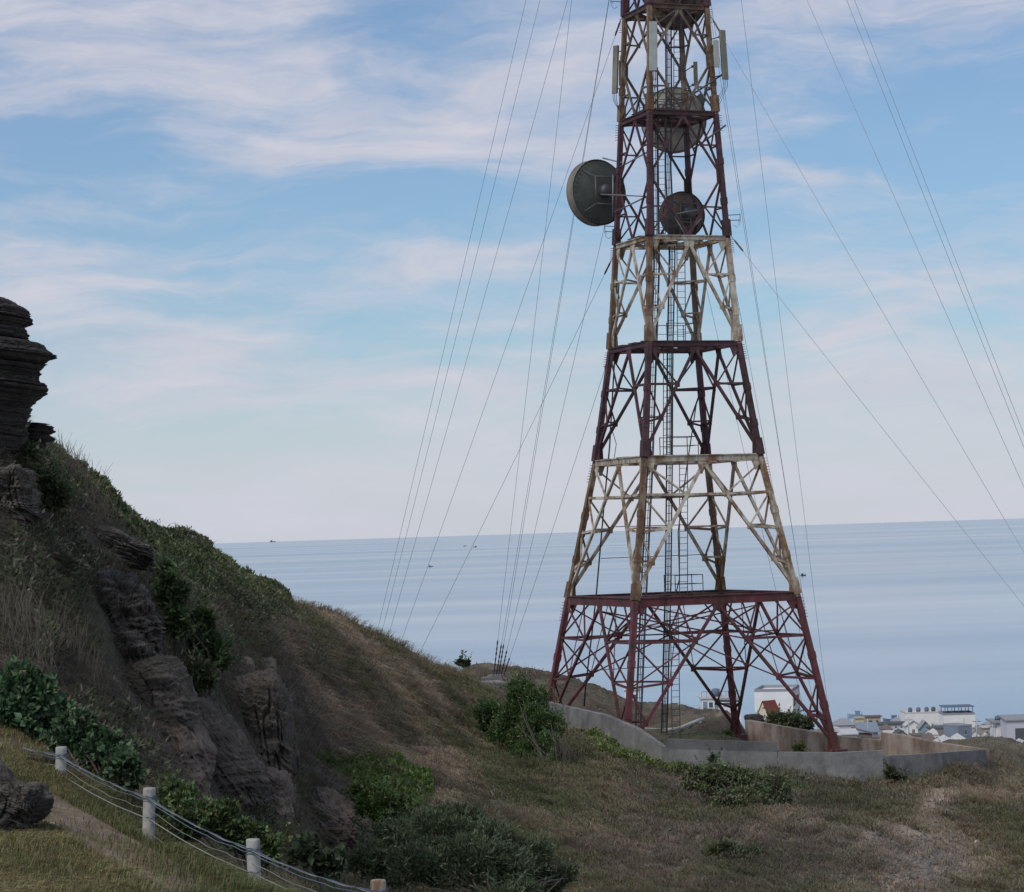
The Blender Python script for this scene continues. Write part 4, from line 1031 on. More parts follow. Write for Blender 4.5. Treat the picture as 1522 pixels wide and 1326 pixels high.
wall('concrete_wall', [(1313,1124,1165,116.3),(1400,1119,1163,118),(1465,1114,1160,121)], .3, M['concrete'], 'right end stretch of grey concrete wall with dark streaks')
wall('rendered_wall', [(1107,1070,1108,151),(1180,1083,1118,143.5),(1245,1094,1122,137),(1308,1101,1124,131.5)], .3, M['plaster'], 'tan stained wall behind the tower feet, left taller stretch')
wall('rendered_wall', [(1309,1089,1130,131.4),(1340,1093,1130,129),(1380,1102,1128,126),(1420,1108,1125,123.5),(1462,1114,1122,121.3)], .3, M['plaster'], 'tan wall right of the step running to the wall corner')
# fallen pipe
mb = MB(); pa, pb = P(990,1085,141), P(1045,1069,146)
pa.z = gz(pa.x, pa.y)+.25; pb.z = P(1045,1069,146).z
mb.tube([P(985,1086,141), P(1008,1083,142), P(1030,1074,145), P(1045,1068,147)], .1, 8)
tag(mb.build('plastic_pipe', M['white_pvc'], origin=P(1010,1084,142)), 'white pipe lying on the mound behind the tower', 'pipe')
mb = MB(); mb.tube([P(958,1083,138), P(984,1084,139)], .06, 6)
tag(mb.build('plastic_pipe', M['white_pvc'], origin=P(970,1084,138.5)), 'short white pipe on the ground left of the ladders', 'pipe')
def litter(px, py, Y, s, label):
    c = P(px, py, Y); c.z = gz(c.x, c.y)+s*.4
    boulder('litter', label, c, s, s*.8, s*.6, 'white_pvc', int(px), .4, sub=2)['category'] = 'litter'
litter(1450, 1224, 101, .11, 'white scrap of litter on the dry grass at right')
litter(1399, 1188, 110, .10, 'white scrap of litter beside the worn track near the wall')
litter(78, 1222, 30, .035, 'small white scrap of litter on the dirt path')
litter(1039, 1079, 147, .25, 'crumpled white sheet beside the fallen pipe')

# ------------------------------------------------------------------ wire fence
fence = empty('wire_fence', P(222,1255,30.8), 'white post and wire fence along the near dirt path', 'fence')
posts = [(91,1110,34.7),(222,1171,30.8),(376,1247,27.8),(562,1308,25.2)]
tops = []
for (a, b_, Y) in posts:
    t = P(a, b_, Y); g = gz(t.x, t.y)-.15; r_ = .077
    ring = [(r_*1.0, g), (r_*.98, t.z-.12), (r_*1.02, t.z-.10), (r_*1.02, t.z-.015), (r_*.93, t.z), (.0, t.z+.004)]
    mb = MB(); lean = random.uniform(-.06,.06)
    n = 20; vs = []; fs = []
    for i, (rr, z) in enumerate(ring):
        for k in range(n): vs.append((t.x+math.cos(2*math.pi*k/n)*rr+lean*(t.z-z), t.y+math.sin(2*math.pi*k/n)*rr, z))
    for i in range(len(ring)-1):
        for k in range(n): k2 = (k+1) % n; fs.append((i*n+k, i*n+k2, (i+1)*n+k2, (i+1)*n+k))
    mb.add(vs, fs, 0, True); po = mb.build('post', M['white_post'], fence); tops.append(t)
    mb = MB()
    for zz in (.10,.12,.135,.16,.36):
        mb.tube([Vector((t.x+math.cos(k/10*2*math.pi)*(r_+.006), t.y+math.sin(k/10*2*math.pi)*(r_+.006), t.z-zz+.012*math.sin(k*2.1))) for k in range(11)], .005, 5)
    mb.build('wire_wrap', M['fwire_blue'], po)
ext = [P(-60,1068,38.5)]+tops+[P(800,1395,22.5)]
def strand(dz, mat, r_, sag, wob=0.0, ph=0):
    mb = MB(); pts = []
    for a, b_ in zip(ext, ext[1:]):
        for i in range(12):
            t = i/12; p_ = a.lerp(b_, t); p_.z += -dz-sag*4*t*(1-t); p_.y -= .085
            p_.z += wob*math.sin(i*1.9+ph); p_.x += wob*math.cos(i*2.3+ph); pts.append(p_)
    mb.tube(pts, r_, 5); mb.build('wire', mat, fence)
strand(.11, M['fwire_blue'], .007, .05, .006); strand(.13, M['fwire'], .006, .035, .006, 1); strand(.15, M['fwire_blue'], .006, .07, .008, 2)
strand(.37, M['fwire'], .007, .05, .002, 3); strand(.25, M['fwire'], .0035, .08, .012, 4); strand(.55, M['fwire'], .003, .06, .012, 5)

# ------------------------------------------------------------------ sea, far land, town
mw, nt, b = newmat('sea_water')
pos = coord(nt)
slick = noise(nt, 1.0, 5, .55, vec=pos, sc=(.00022, .00085, 1))
slick2 = noise(nt, 1.0, 4, .6, vec=pos, sc=(.0011, .0042, 1))
sm = nt.nodes.new('ShaderNodeMath'); sm.operation = 'MULTIPLY_ADD'; sm.inputs[1].default_value = .65
nt.links.new(slick, sm.inputs[0]); s2 = nt.nodes.new('ShaderNodeMath'); s2.operation = 'MULTIPLY'; s2.inputs[1].default_value = .35
nt.links.new(slick2, s2.inputs[0]); nt.links.new(s2.outputs[0], sm.inputs[2])
nt.links.new(ramp(nt, sm.outputs[0], [(.30, (.085,.18,.32)), (.70, (.11,.215,.35))]), b.inputs['Base Color'])
rr = ramp(nt, sm.outputs[0], [(.40, (.17,.17,.17)), (.62, (.10,.10,.10))]); nt.links.new(rr, b.inputs['Roughness'])
b.inputs['IOR'].default_value = 1.33
wv = noise(nt, 1.0, 5, .6, vec=pos, sc=(.030, .10, 1))
bp = nt.nodes.new('ShaderNodeBump'); bp.inputs['Distance'].default_value = 1.0
sx = nt.nodes.new('ShaderNodeSeparateXYZ'); nt.links.new(pos, sx.inputs[0])
mr = nt.nodes.new('ShaderNodeMapRange'); mr.inputs['From Min'].default_value = 900; mr.inputs['From Max'].default_value = 9000
mr.inputs['To Min'].default_value = .055; mr.inputs['To Max'].default_value = .34; nt.links.new(sx.outputs[1], mr.inputs['Value'])
mm = nt.nodes.new('ShaderNodeMath'); mm.operation = 'MULTIPLY'; nt.links.new(mr.outputs[0], mm.inputs[0])
nt.links.new(ramp(nt, sm.outputs[0], [(.40, (1.25,1.25,1.25)), (.62, (.18,.18,.18))]), mm.inputs[1]); nt.links.new(mm.outputs[0], bp.inputs['Strength']); nt.links.new(wv, bp.inputs['Height']); nt.links.new(bp.outputs[0], b.inputs['Normal'])
V2 = []; 
yb = [245, 420, 700, 1200, 2500, 6000, 15000, 40000, 110000]
for y in yb: V2 += [(-y*.9-400, y, 0), (y*.9+400, y, 0)]
q2 = np.array([[2*i, 2*i+1, 2*i+3, 2*i+2] for i in range(len(yb)-1)])
tag(npmesh('sea', np.array(V2, float), [q2], mw), kind='structure')
# land below the tower hill, sloping down to the shore
nx, ny = 120, 120
fy = np.linspace(198, 800, ny); fx = np.linspace(20, 330, nx); FX, FY = np.meshgrid(fx, fy)
shore = 735+18*fbm(FX/40, FX*0+3, 3)+ (FX-60)*.08
land = np.interp(FY, [198, 330, 500, 700, 735, 800], [27.5, 30, 18, 4.5, 1.2, -6]) + (735-shore)*0 + fbm(FX/30, FY/30, 3)*.6
west = sst(FX, 24, 40+ (FY-198)*.10); FZ = land*west-3*(1-west)
ii = (np.arange(ny-1)[:, None]*nx+np.arange(nx-1)[None]).ravel()
tag(npmesh('coast_land', np.stack([FX,FY,FZ], -1).reshape(-1,3), [np.stack([ii,ii+1,ii+nx+1,ii+nx], -1)], mottled('sandy_ground', (.16,.14,.11), (.25,.22,.18), .1, .95, bstr=0), smooth=True), kind='structure')
HW = {}
def hm(name, c, v=.12): 
    if name not in HW: HW[name] = mottled('house_'+name, tuple(x*(1-v) for x in c), c, .5, .85, bstr=0)
    return HW[name]
for nme, c in (('white',(.72,.72,.71)),('lilac',(.50,.50,.56)),('grey',(.40,.42,.45)),('bluegrey',(.20,.25,.31)),('beige',(.42,.37,.31)),('teal',(.26,.36,.39)),('dark',(.09,.095,.105)),('brown',(.16,.13,.115)),('yellow',(.56,.49,.36)),('redtile',(.17,.05,.035)),('paleroof',(.50,.50,.50)),('greyroof',(.27,.28,.30)),('win',(.07,.085,.10)),('steelblue',(.12,.16,.21)),('shutter',(.22,.17,.15))): hm(nme, c)
def house(label, x0, x1, yt, yb_, Y, wallm, roof='slab', roofm='greyroof', wins=(), rz=0.0, dep=None, name='house', over=.35, rh=None, extra=None, cat='house', par=False):
    """x0..x1 the front, yt top of wall, yb_ visible foot; wins: (u0,u1,v0,v1) on the front (v from top)"""
    a, c_ = P(x0, yt, Y), P(x1, yt, Y); w = c_.x-a.x; dep = dep or max(3.5, w*.8)
    zb = P((x0+x1)/2, yb_, Y).z; zt = P((x0+x1)/2, yt, Y).z
    zg = zb-2.5
    o0 = Vector((a.x, a.y, zb)); e = empty(name, o0, label, cat, None)
    Mx = Matrix.Rotation(rz, 3, 'Z')
    L = lambda u, d, z: Vector((a.x, a.y, 0)) + Mx @ Vector((u, d, 0)) + Vector((0,0,z))
    def bx(mb, u0, u1, d0, d1, z0, z1):
        mb.hexa([L(u0,d0,z0),L(u1,d0,z0),L(u1,d1,z0),L(u0,d1,z0),L(u0,d0,z1),L(u1,d0,z1),L(u1,d1,z1),L(u0,d1,z1)])
    mb = MB(); bx(mb, 0, w, 0, dep, zg, zt)
    if roof == 'gable':
        r_ = rh or w*.28; mb.add([L(0,0,zt),L(w,0,zt),L(w/2,0,zt+r_),L(0,dep,zt),L(w,dep,zt),L(w/2,dep,zt+r_)], [(0,1,2),(4,3,5)])
    mb.build('wall', HW[wallm], e)
    mb = MB(); ov = over
    if roof == 'slab': bx(mb, -ov, w+ov, -ov, dep+ov, zt+.003, zt+.28)
    elif roof == 'parapet':
        for (u0,u1,d0,d1) in ((0,w,0,.2),(0,w,dep-.2,dep),(0,.2,.2,dep-.2),(w-.2,w,.2,dep-.2)): bx(mb, u0,u1,d0,d1, zt+.003, zt+.55)
    elif roof == 'hip':
        r_ = rh or w*.22; k = min(w, dep)*.45
        pts = [L(-ov,-ov,zt+.003),L(w+ov,-ov,zt+.003),L(w+ov,dep+ov,zt+.003),L(-ov,dep+ov,zt+.003),L(k,dep/2,zt+r_),L(w-k,dep/2,zt+r_)]
        mb.add(pts, [(0,1,5,4),(1,2,5),(2,3,4,5),(3,0,4),(3,2,1,0)])
    elif roof == 'pyramid':
        r_ = rh or w*.4; mb.add([L(-ov,-ov,zt+.003),L(w+ov,-ov,zt+.003),L(w+ov,dep+ov,zt+.003),L(-ov,dep+ov,zt+.003),L(w/2,dep/2,zt+r_)], [(0,1,4),(1,2,4),(2,3,4),(3,0,4),(3,2,1,0)])
    elif roof == 'gable':
        t_ = .16
        for s_ in (0, 1):
            u0 = -ov if s_ == 0 else w+ov; zz = zt-ov*r_/(w/2)
            pts = [L(u0,-ov,zz+.01),L(w/2,-ov,zt+r_+.01),L(w/2,dep+ov,zt+r_+.01),L(u0,dep+ov,zz+.01)]
            mb.hexa(pts+[p_+Vector((0,0,t_)) for p_ in pts])
    elif roof == 'shed':
        r_ = rh or w*.2; pts = [L(-ov,-ov,zt+.01),L(w+ov,-ov,zt+.01),L(w+ov,dep+ov,zt+r_),L(-ov,dep+ov,zt+r_)]; mb.hexa(pts+[p_+Vector((0,0,.18)) for p_ in pts])
    elif roof == 'shedx':
        r_ = rh or w*.3; pts = [L(-ov,-ov,zt+r_),L(w+ov,-ov,zt+.01),L(w+ov,dep+ov,zt+.01),L(-ov,dep+ov,zt+r_)]; mb.hexa(pts+[p_+Vector((0,0,.18)) for p_ in pts])
    if mb.v: mb.build('roof', HW[roofm], e)
    hh = zt-zb
    for wn in wins:
        u0,u1,v0,v1 = wn[:4]; mt = wn[4] if len(wn) > 4 else 'win'; sd = wn[5] if len(wn) > 5 else 'f'
        mb = MB(); fr = MB()
        z1, z0 = zt-v0*hh, zt-v1*hh
        if sd == 'f': bx(mb, u0*w, u1*w, -.03, .04, z0, z1); bx(fr, u0*w-.1, u1*w+.1, -.10, .02, z0-.16, z0-.01)
        elif sd == 'l': bx(mb, -.03, .04, u0*dep, u1*dep, z0, z1); bx(fr, -.10, .02, u0*dep-.1, u1*dep+.1, z0-.16, z0-.01)
        else: bx(mb, w-.04, w+.03, u0*dep, u1*dep, z0, z1); bx(fr, w-.02, w+.10, u0*dep-.1, u1*dep+.1, z0-.16, z0-.01)
        isd = v1 > .93
        o_ = mb.build('door' if isd else 'window', HW[mt], e)
        if not isd: fr.build('sill', HW['paleroof'], o_)
    if extra: extra(e, L, w, dep, zt, bx)
    return e
def tanks(e, L, w, dep, zt, bx):
    for u in (.18,.4,.62,.8):
        mb = MB(); c = L(u*w, dep*.4, zt+.9); mb.lathe([(.01,-.6),(.55,-.6),(.58,.3),(.3,.6),(.01,.65)], c, (0,0,1), 14); mb.build('water_tank', HW['steelblue' if u < .7 else 'dark'], e)
def pergola(e, L, w, dep, zt, bx):
    mb = MB()
    for u in (.06,.28,.5,.72,.95):
        for d in (.1, .85): bx(mb, u*w-.08, u*w+.08, d*dep-.08, d*dep+.08, zt, zt+2.0)
    bx(mb, 0, w, .05*dep, .9*dep, zt+2.0, zt+2.2); mb.build('pergola', HW['steelblue'], e)
    mb = MB(); bx(mb, .18*w, .42*w, .2*dep, .5*dep, zt+.01, zt+.7); mb.build('tank', HW['steelblue'], e)
def vent(e, L, w, dep, zt, bx):
    mb = MB(); c = L(.3*w, dep*.3, zt+.6); mb.lathe([(.01,-.3),(.5,-.3),(.5,.3),(.01,.5)], c, (0,0,1), 12); mb.build('water_tank', HW['steelblue'], e)
W3 = [(.1,.25,.35,.62),(.6,.78,.35,.62)]
# big near buildings beyond the tower hill
house('large blank white building seen between the right tower legs', 1121, 1178, 1028, 1085, 470, 'white', 'parapet', 'greyroof', [(.15,.35,.16,.36,'win','r'),(.55,.85,.16,.36,'win','r'),(.15,.35,.55,.75,'win','r'),(.55,.85,.55,.75,'win','r')], rz=-.22, dep=12, name='apartment_building', cat='building')
house('small yellow house with a steep red tiled roof by the white building', 1127, 1147, 1060, 1078, 330, 'yellow', 'gable', 'redtile', [(.55,.72,.5,.95,'dark')], rz=-.9, dep=2.2, rh=1.5, over=.1)
def railing_top(e, L, w, dep, zt, bx):
    mb = MB()
    for i in range(9): bx(mb, i*w/8-.03, i*w/8+.03, .05, .11, zt+.28, zt+1.3)
    bx(mb, 0, w, .04, .12, zt+1.3, zt+1.38); mb.build('railing', HW['steelblue'], e)
    mb = MB(); c = L(.38*w, dep*.3, zt+1.2); mb.lathe([(.01,-.9),(.8,-.9),(.8,.5),(.01,.7)], c, (0,0,1), 12); mb.build('water_tank', HW['steelblue'], e)
house('low white building with dark openings and roof railing behind the tower', 1043, 1101, 1038, 1060, 480, 'white', 'slab', 'paleroof', [(.03,.14,.2,.75,'bluegrey'),(.18,.28,.25,.6,'win'),(.32,.42,.3,.7,'bluegrey'),(.55,.8,.3,.5,'win')], name='beach_building', cat='building', extra=railing_top)
house('white blurred hut beyond the mound left of the ladders', 928, 950, 1026, 1048, 560, 'white', 'shed', 'paleroof', [(.1,.4,.3,.7),(.6,.8,.3,.95)], rh=1.2)
# the town at right, far to near
house('long low grey hipped house at the left of the town', 1238, 1272, 1078, 1092, 560, 'lilac', 'hip', 'greyroof', W3, rh=1.4)
house('flat roofed beige block behind the grey hipped house', 1284, 1309, 1066, 1082, 680, 'beige', 'slab', 'brown', [(.3,.5,.3,.6),(.7,.85,.3,.6)])
house('narrow yellow walled house left of the beige block', 1272, 1284, 1068, 1082, 670, 'yellow', 'slab', 'beige', [(.3,.6,.4,.8,'brown')])
house('long lilac wall house with a thin dark flat roof', 1305, 1347, 1077, 1092, 590, 'lilac', 'slab', 'dark', [(.6,.66,.2,.5),(.8,.86,.2,.5)])
house('blue grey metal roofed shed in front of the lilac house', 1277, 1305, 1089, 1102, 500, 'bluegrey', 'shed', 'bluegrey', [(.1,.25,.3,.7)], rh=1.6)
house('brown slanting roofed shed beside the blue grey one', 1272, 1296, 1092, 1102, 440, 'brown', 'shedx', 'brown', [(.3,.5,.3,.7)], rh=1.0, dep=3)
house('low white roofed shelter nearest the tower foot', 1253, 1273, 1092, 1102, 430, 'grey', 'shed', 'paleroof', [(.2,.4,.3,.8)], rh=.6, dep=3)
house('white arched gable house beside the lilac house', 1347, 1368, 1078, 1096, 545, 'white', 'gable', 'paleroof', [(.4,.6,.35,.65,'shutter')], rh=1.0)
house('wide white flat roofed building with tanks on its roof', 1346, 1402, 1061, 1086, 660, 'white', 'parapet', 'paleroof', [(.38,.44,.5,.8),(.68,.74,.55,.8,'win'),(.9,.95,.5,.95,'bluegrey')], extra=tanks, dep=9, cat='building')
house('tall white building topped by a blue steel pergola', 1403, 1449, 1063, 1086, 640, 'white', 'parapet', 'greyroof', [(.4,.48,.55,.85,'win'),(.62,.66,.2,.6,'lilac')], extra=pergola, dep=8, cat='building')
house('dark peaked tent roof in front of the lilac house', 1328, 1351, 1095, 1103, 420, 'grey', 'gable', 'dark', [(.4,.6,.3,.9,'dark')], rh=1.0, dep=3)
house('teal gabled house in the middle of the town', 1368, 1383, 1081, 1098, 530, 'teal', 'gable', 'greyroof', [(.3,.6,.3,.7,'bluegrey')], rh=1.2)
house('white house with a deep dark porch', 1384, 1425, 1084, 1098, 520, 'white', 'slab', 'dark', [(.3,.6,.35,.95,'dark'),(.1,.2,.4,.7),(.75,.9,.4,.7,'bluegrey')])
house('square blue grey concrete block house', 1424, 1447, 1080, 1110, 430, 'bluegrey', 'slab', 'greyroof', [(.5,.6,.2,.4)], rz=.35, dep=5, over=.05)
house('pale pyramid roofed pavilion at the left of a pair', 1394, 1416, 1103, 1112, 390, 'beige', 'pyramid', 'paleroof', [(.3,.5,.2,.8)], rh=1.1, dep=2.6)
house('pale pyramid roofed pavilion at the right of a pair', 1413, 1438, 1102, 1112, 385, 'beige', 'pyramid', 'paleroof', [(.5,.7,.2,.8)], rh=1.2, dep=2.8)
house('grey hipped roof house right of the block house', 1457, 1488, 1103, 1112, 410, 'grey', 'hip', 'greyroof', W3, rh=1.1)
house('small white slanting roof house behind the grey hipped one', 1454, 1472, 1096, 1108, 480, 'white', 'shedx', 'paleroof', [(.3,.5,.4,.9)], rh=-.8)
house('low pale roofed shed by the round dark tree', 1454, 1488, 1110, 1118, 350, 'beige', 'shed', 'paleroof', [(.4,.6,.2,.7)], rh=.6, dep=3)
house('white house with overhanging slab roof at the right edge', 1480, 1500, 1074, 1112, 400, 'white', 'slab', 'greyroof', [(.45,.75,.3,.7,'shutter')], over=.6, dep=5, extra=vent)
house('lilac walled house with a big dark window at the right edge', 1496, 1545, 1071, 1116, 390, 'lilac', 'shed', 'greyroof', [(.25,.75,.25,.85,'dark')], dep=5, rh=.4, over=.3)
house('white peaked roof in the bottom right corner of the town', 1506, 1540, 1114, 1122, 300, 'white', 'gable', 'paleroof', [(.3,.5,.3,.8)], rh=.9, dep=3)
house('beige hut between the pergola building and the white house', 1462, 1480, 1082, 1100, 560, 'beige', 'slab', 'paleroof', [(.2,.4,.3,.7),(.6,.8,.3,.7)])
rs = random.Random(5)
far = [(1310,1084,560,'grey','hip'),(1322,1090,500,'white','slab'),(1358,1094,470,'grey','slab'),(1374,1099,440,'lilac','hip'),(1390,1078,600,'lilac','slab'),(1440,1094,520,'white','gable'),(1470,1089,600,'grey','slab'),(1262,1080,600,'white','gable'),(1246,1088,500,'grey','slab'),(1456,1083,660,'white','hip')]
fl_ = ['small grey hip roofed house among the town roofs','small white box house behind the dark tent','grey flat house beside the teal gable','low lilac hip house before the teal gable','lilac flat house under the tank roof','little white gabled house behind the block house','grey flat house on the shore behind the beige hut','little white gabled house over the grey hipped roof','low grey box at the left edge of town','white hip roofed house nearest the waterline']
far += [(1292,1098,455,'white','slab'),(1318,1098,470,'lilac','shed'),(1338,1100,450,'beige','hip'),(1356,1102,430,'white','slab'),(1376,1104,415,'grey','shed'),(1408,1079,640,'grey','slab'),(1430,1076,690,'white','hip'),(1447,1090,600,'white','slab'),(1462,1078,690,'beige','hip'),(1296,1078,700,'white','slab'),(1326,1072,720,'grey','hip'),(1470,1105,440,'white','slab'),(1256,1074,690,'white','slab'),(1400,1098,450,'bluegrey','shed'),(1442,1102,440,'lilac','slab'),(1246,1096,440,'white','hip'),(1490,1086,620,'grey','slab')]
fl_ += ['white flat box in front of the blue grey shed','lilac lean-to below the long lilac wall','beige hip roof house before the white arched one','white flat house above the tan wall step','grey lean-to left of the pair of pavilions','grey flat house at the foot of the pergola building','white hip house between pergola building and beach','white flat cottage right of the pergola building','beige hip hut close to the water','white flat hut behind the beige block','grey hip hut near the dark fishing boat','white flat house behind the pale shed','white flat hut at the left end of the shore','blue grey lean-to behind the pavilions','lilac flat house right of the blue grey block','white hip house nearest the right tower foot','grey flat house behind the right edge white house']
far += [(1232,1084,520,'white','slab'),(1268,1086,540,'beige','hip'),(1314,1091,520,'white','hip'),(1334,1086,560,'white','slab'),(1364,1087,560,'beige','slab'),(1380,1092,500,'white','hip'),(1396,1090,520,'beige','hip'),(1412,1092,500,'white','slab'),(1460,1099,470,'white','hip'),(1478,1096,520,'white','slab'),(1440,1083,640,'beige','slab'),(1420,1099,460,'grey','hip')]
fl_ += ['white flat house touching the right tower leg in view','beige hip house between shed and lilac wall','white hip house below the lilac wall','white flat house partly behind the lilac roof','beige flat house behind the teal gable','white hip house right of the teal gable','beige hip house under the tank roof building','white flat house left of the blue grey block','white hip house behind the grey hipped roof','white flat house left of the slab roofed white house','beige flat house at the right foot of the pergola building','grey hip house just left of the blue grey block']
for (x, y, Y, wm, rf), lb in zip(far, fl_):
    w = rs.uniform(12, 20); house(lb, x, x+w, y, y+12, Y, wm, rf, rs.choice(['greyroof','paleroof','brown']), [(.15,.35,.3,.65),(.6,.8,.3,.65)], rh=1.1, over=.2)
# poles and palms among the roofs
for (x, y, hgt, Y, lb) in ((1290,1098,30,470,'thin grey pole among the roofs left of the beige block'),(1351,1100,34,450,'thin grey pole beside the white arched house'),(1452,1104,36,430,'thin grey pole right of the blue grey block'),(1476,1108,32,400,'thin grey pole left of the right edge white house')):
    b0 = P(x, y, Y); t0 = P(x-.6, y-hgt, Y); b0.z = min(b0.z, t0.z-3)
    e = empty('utility_pole', b0, lb, 'pole', 'poles in the town'); mb = MB(); mb.tube([b0, t0], [.13,.09], 6); mb.build('mast', HW['grey'], e)
    mb = MB(); mb.box(t0-Vector((0,0,.5)), 1.4, .1, .1); mb.build('crossarm', HW['dark'], e)
# town tree
e = empty('tree', P(1498,1117,340), 'round dark green tree before the right edge houses', 'tree')
cl = [(P(1493,1109,340), .5,.5,.45), (P(1502,1109,340), .55,.5,.5), (P(1497,1107,340), .5,.5,.45)]
c, v, k = clumppts(cl, 3000); leaves('crown', c, v+rng.normal(0,.5,c.shape), .22, .14, np.broadcast_to(np.array((.022,.05,.028)), c.shape), .3, parent=e)
mb = MB(); mb.tube([P(1498,1122,340), P(1498,1110,340)], [.14,.09], 7); mb.build('trunk', M['bark'], e)
# boats
def boat(label, px, py, L, hullm, cabm, ang=0.0, fr=.25):
    yh = 792.5-.0311*(px-761); Y = H*FPX/(py-yh); c = P(px, py, Y); c.z = 0
    e = empty('boat', c, label, 'boat'); Mx = Matrix.Rotation(ang,3,'Z'); Wd = L*.27; hh = L*.13
    st = [(-.5,.75,1.0),(-.3,.95,.95),(0,1.0,.95),(.25,.85,1.1),(.42,.45,1.45),(.52,.04,1.8)]
    vs = []; fs = []
    for (t, w, z) in st:
        for (yy_, zz) in ((-w*.5,z),(-w*.32,-.4),(w*.32,-.4),(w*.5,z)): vs.append(c+Mx @ Vector((t*L, yy_*Wd, zz*hh)))
    for i in range(len(st)-1):
        for k in range(3): fs.append((i*4+k, i*4+k+1, i*4+k+5, i*4+k+4))
        fs.append((i*4+3, i*4, i*4+4, i*4+7))
    fs.append((0,3,2,1)); mb = MB(); mb.add(vs, fs); mb.build('hull', hullm, e)
    mb = MB(); mb.box(c+Mx @ Vector((-.18*L, 0, hh*1.7)), L*.28, Wd*.6, hh*1.5, ang); mb.box(c+Mx @ Vector((-.18*L, 0, hh*2.6)), L*.36, Wd*.7, hh*.22, ang); mb.build('cabin', cabm, e)
    mb = MB(); mb.tube([c+Mx @ Vector((0,0,hh)), c+Mx @ Vector((0,0,hh*3.4))], L*.008+.02, 5); mb.tube([c+Mx @ Vector((-.45*L,0,hh)), c+Mx @ Vector((-.45*L,0,hh*2.8))], L*.008+.02, 5); mb.build('mast', cabm, e)
boat('teal fishing boat moored off the town', 1271, 1064, 4.8, HW['teal'], HW['bluegrey'], math.pi)
boat('dark fishing boat with a high stern cabin behind the town roofs', 1325, 1071, 5.0, HW['steelblue'], HW['steelblue'], math.pi)
boat('tiny dark boat on the water left of the tower base', 640, 843, 8.5, HW['dark'], HW['dark'], .2)
boat('tiny dark boat far out, left of a close pair', 691, 812.5, 16, HW['steelblue'], HW['steelblue'], .1)
boat('tiny dark boat far out, right of a close pair', 706, 814, 18, HW['dark'], HW['dark'], math.pi)
boat('small dark boat on the sea right of the tower', 1194, 856, 8, HW['dark'], HW['dark'], .6)
boat('long grey ship on the horizon at left', 405, 806.3, 190, HW['steelblue'], HW['steelblue'], 0)

# ------------------------------------------------------------------ light
SUN_EL, SUN_AZ = R(46), R(-142)     # azimuth from +Y towards +X : from the left, a little ahead
sun = bpy.data.lights.new('sun', 'SUN'); sun.energy = 1.5; sun.angle = R(32); sun.color = (1, .95, .88)
so = bpy.data.objects.new('sun', sun); C.objects.link(so)
sd = Vector((math.sin(SUN_AZ)*math.cos(SUN_EL), math.cos(SUN_AZ)*math.cos(SUN_EL), math.sin(SUN_EL)))
so.rotation_euler = (-sd).to_track_quat('-Z', 'Y').to_euler(); so.location = (-60, 60, 140)
w = bpy.data.worlds.new('World'); S.world = w; w.use_nodes = True; nt = w.node_tree
bg = nt.nodes['Background']
sky = nt.nodes.new('ShaderNodeTexSky'); sky.sky_type = 'NISHITA'; sky.sun_disc = False
sky.sun_elevation = SUN_EL; sky.sun_rotation = SUN_AZ; sky.altitude = 60; sky.air_density = 1.0; sky.dust_density = .6; sky.ozone_density = 2.0
bg.inputs['Strength'].default_value = .07
def mth(op, a, b_=None, c_=None, clamp=False):
    n = nt.nodes.new('ShaderNodeMath'); n.operation = op; n.use_clamp = clamp
    for i, v in enumerate((a, b_, c_)):
        if v is None: continue
        if isinstance(v, (int, float)): n.inputs[i].default_value = v
        else: nt.links.new(v, n.inputs[i])
    return n.outputs[0]
tc = nt.nodes.new('ShaderNodeTexCoord'); sp = nt.nodes.new('ShaderNodeSeparateXYZ'); nt.links.new(tc.outputs['Generated'], sp.inputs[0])
hyp = mth('SQRT', mth('ADD', mth('MULTIPLY', sp.outputs[0], sp.outputs[0]), mth('MULTIPLY', sp.outputs[1], sp.outputs[1])))
az = mth('MULTIPLY', mth('ARCTAN2', sp.outputs[0], sp.outputs[1]), 3.7)      # 1 unit = 1000 photo px
el = mth('MULTIPLY', mth('ARCTAN2', sp.outputs[2], hyp), 3.7)
cb = nt.nodes.new('ShaderNodeCombineXYZ'); nt.links.new(az, cb.inputs[0]); nt.links.new(el, cb.inputs[1])
# soft warp so that cloud edges feather
def wn(scale, det, rough, vec, sc, off=(0,0,0)):
    mp = nt.nodes.new('ShaderNodeMapping'); mp.inputs['Scale'].default_value = sc; mp.inputs['Location'].default_value = off
    nt.links.new(vec, mp.inputs[0]); n = nt.nodes.new('ShaderNodeTexNoise'); n.inputs['Scale'].default_value = scale; n.inputs['Detail'].default_value = det; n.inputs['Roughness'].default_value = rough
    nt.links.new(mp.outputs[0], n.inputs['Vector']); return n
wpn = wn(2.2, 5, .55, cb.outputs[0], (1, 2.2, 1))
va = nt.nodes.new('ShaderNodeVectorMath'); va.operation = 'MULTIPLY_ADD'; va.inputs[1].default_value = (.34, .15, 0)
nt.links.new(wpn.outputs['Color'], va.inputs[0]); 
vs_ = nt.nodes.new('ShaderNodeVectorMath'); vs_.operation = 'SUBTRACT'; nt.links.new(cb.outputs[0], vs_.inputs[0]); vs_.inputs[1].default_value = (.17, .075, 0)
nt.links.new(vs_.outputs[0], va.inputs[2]); WV = va.outputs[0]
streak = wn(3.2, 7, .6, WV, (.75, 3.6, 1)).outputs['Fac']
streak2 = wn(7.0, 6, .62, WV, (.5, 2.8, 1), (3,5,0)).outputs['Fac']
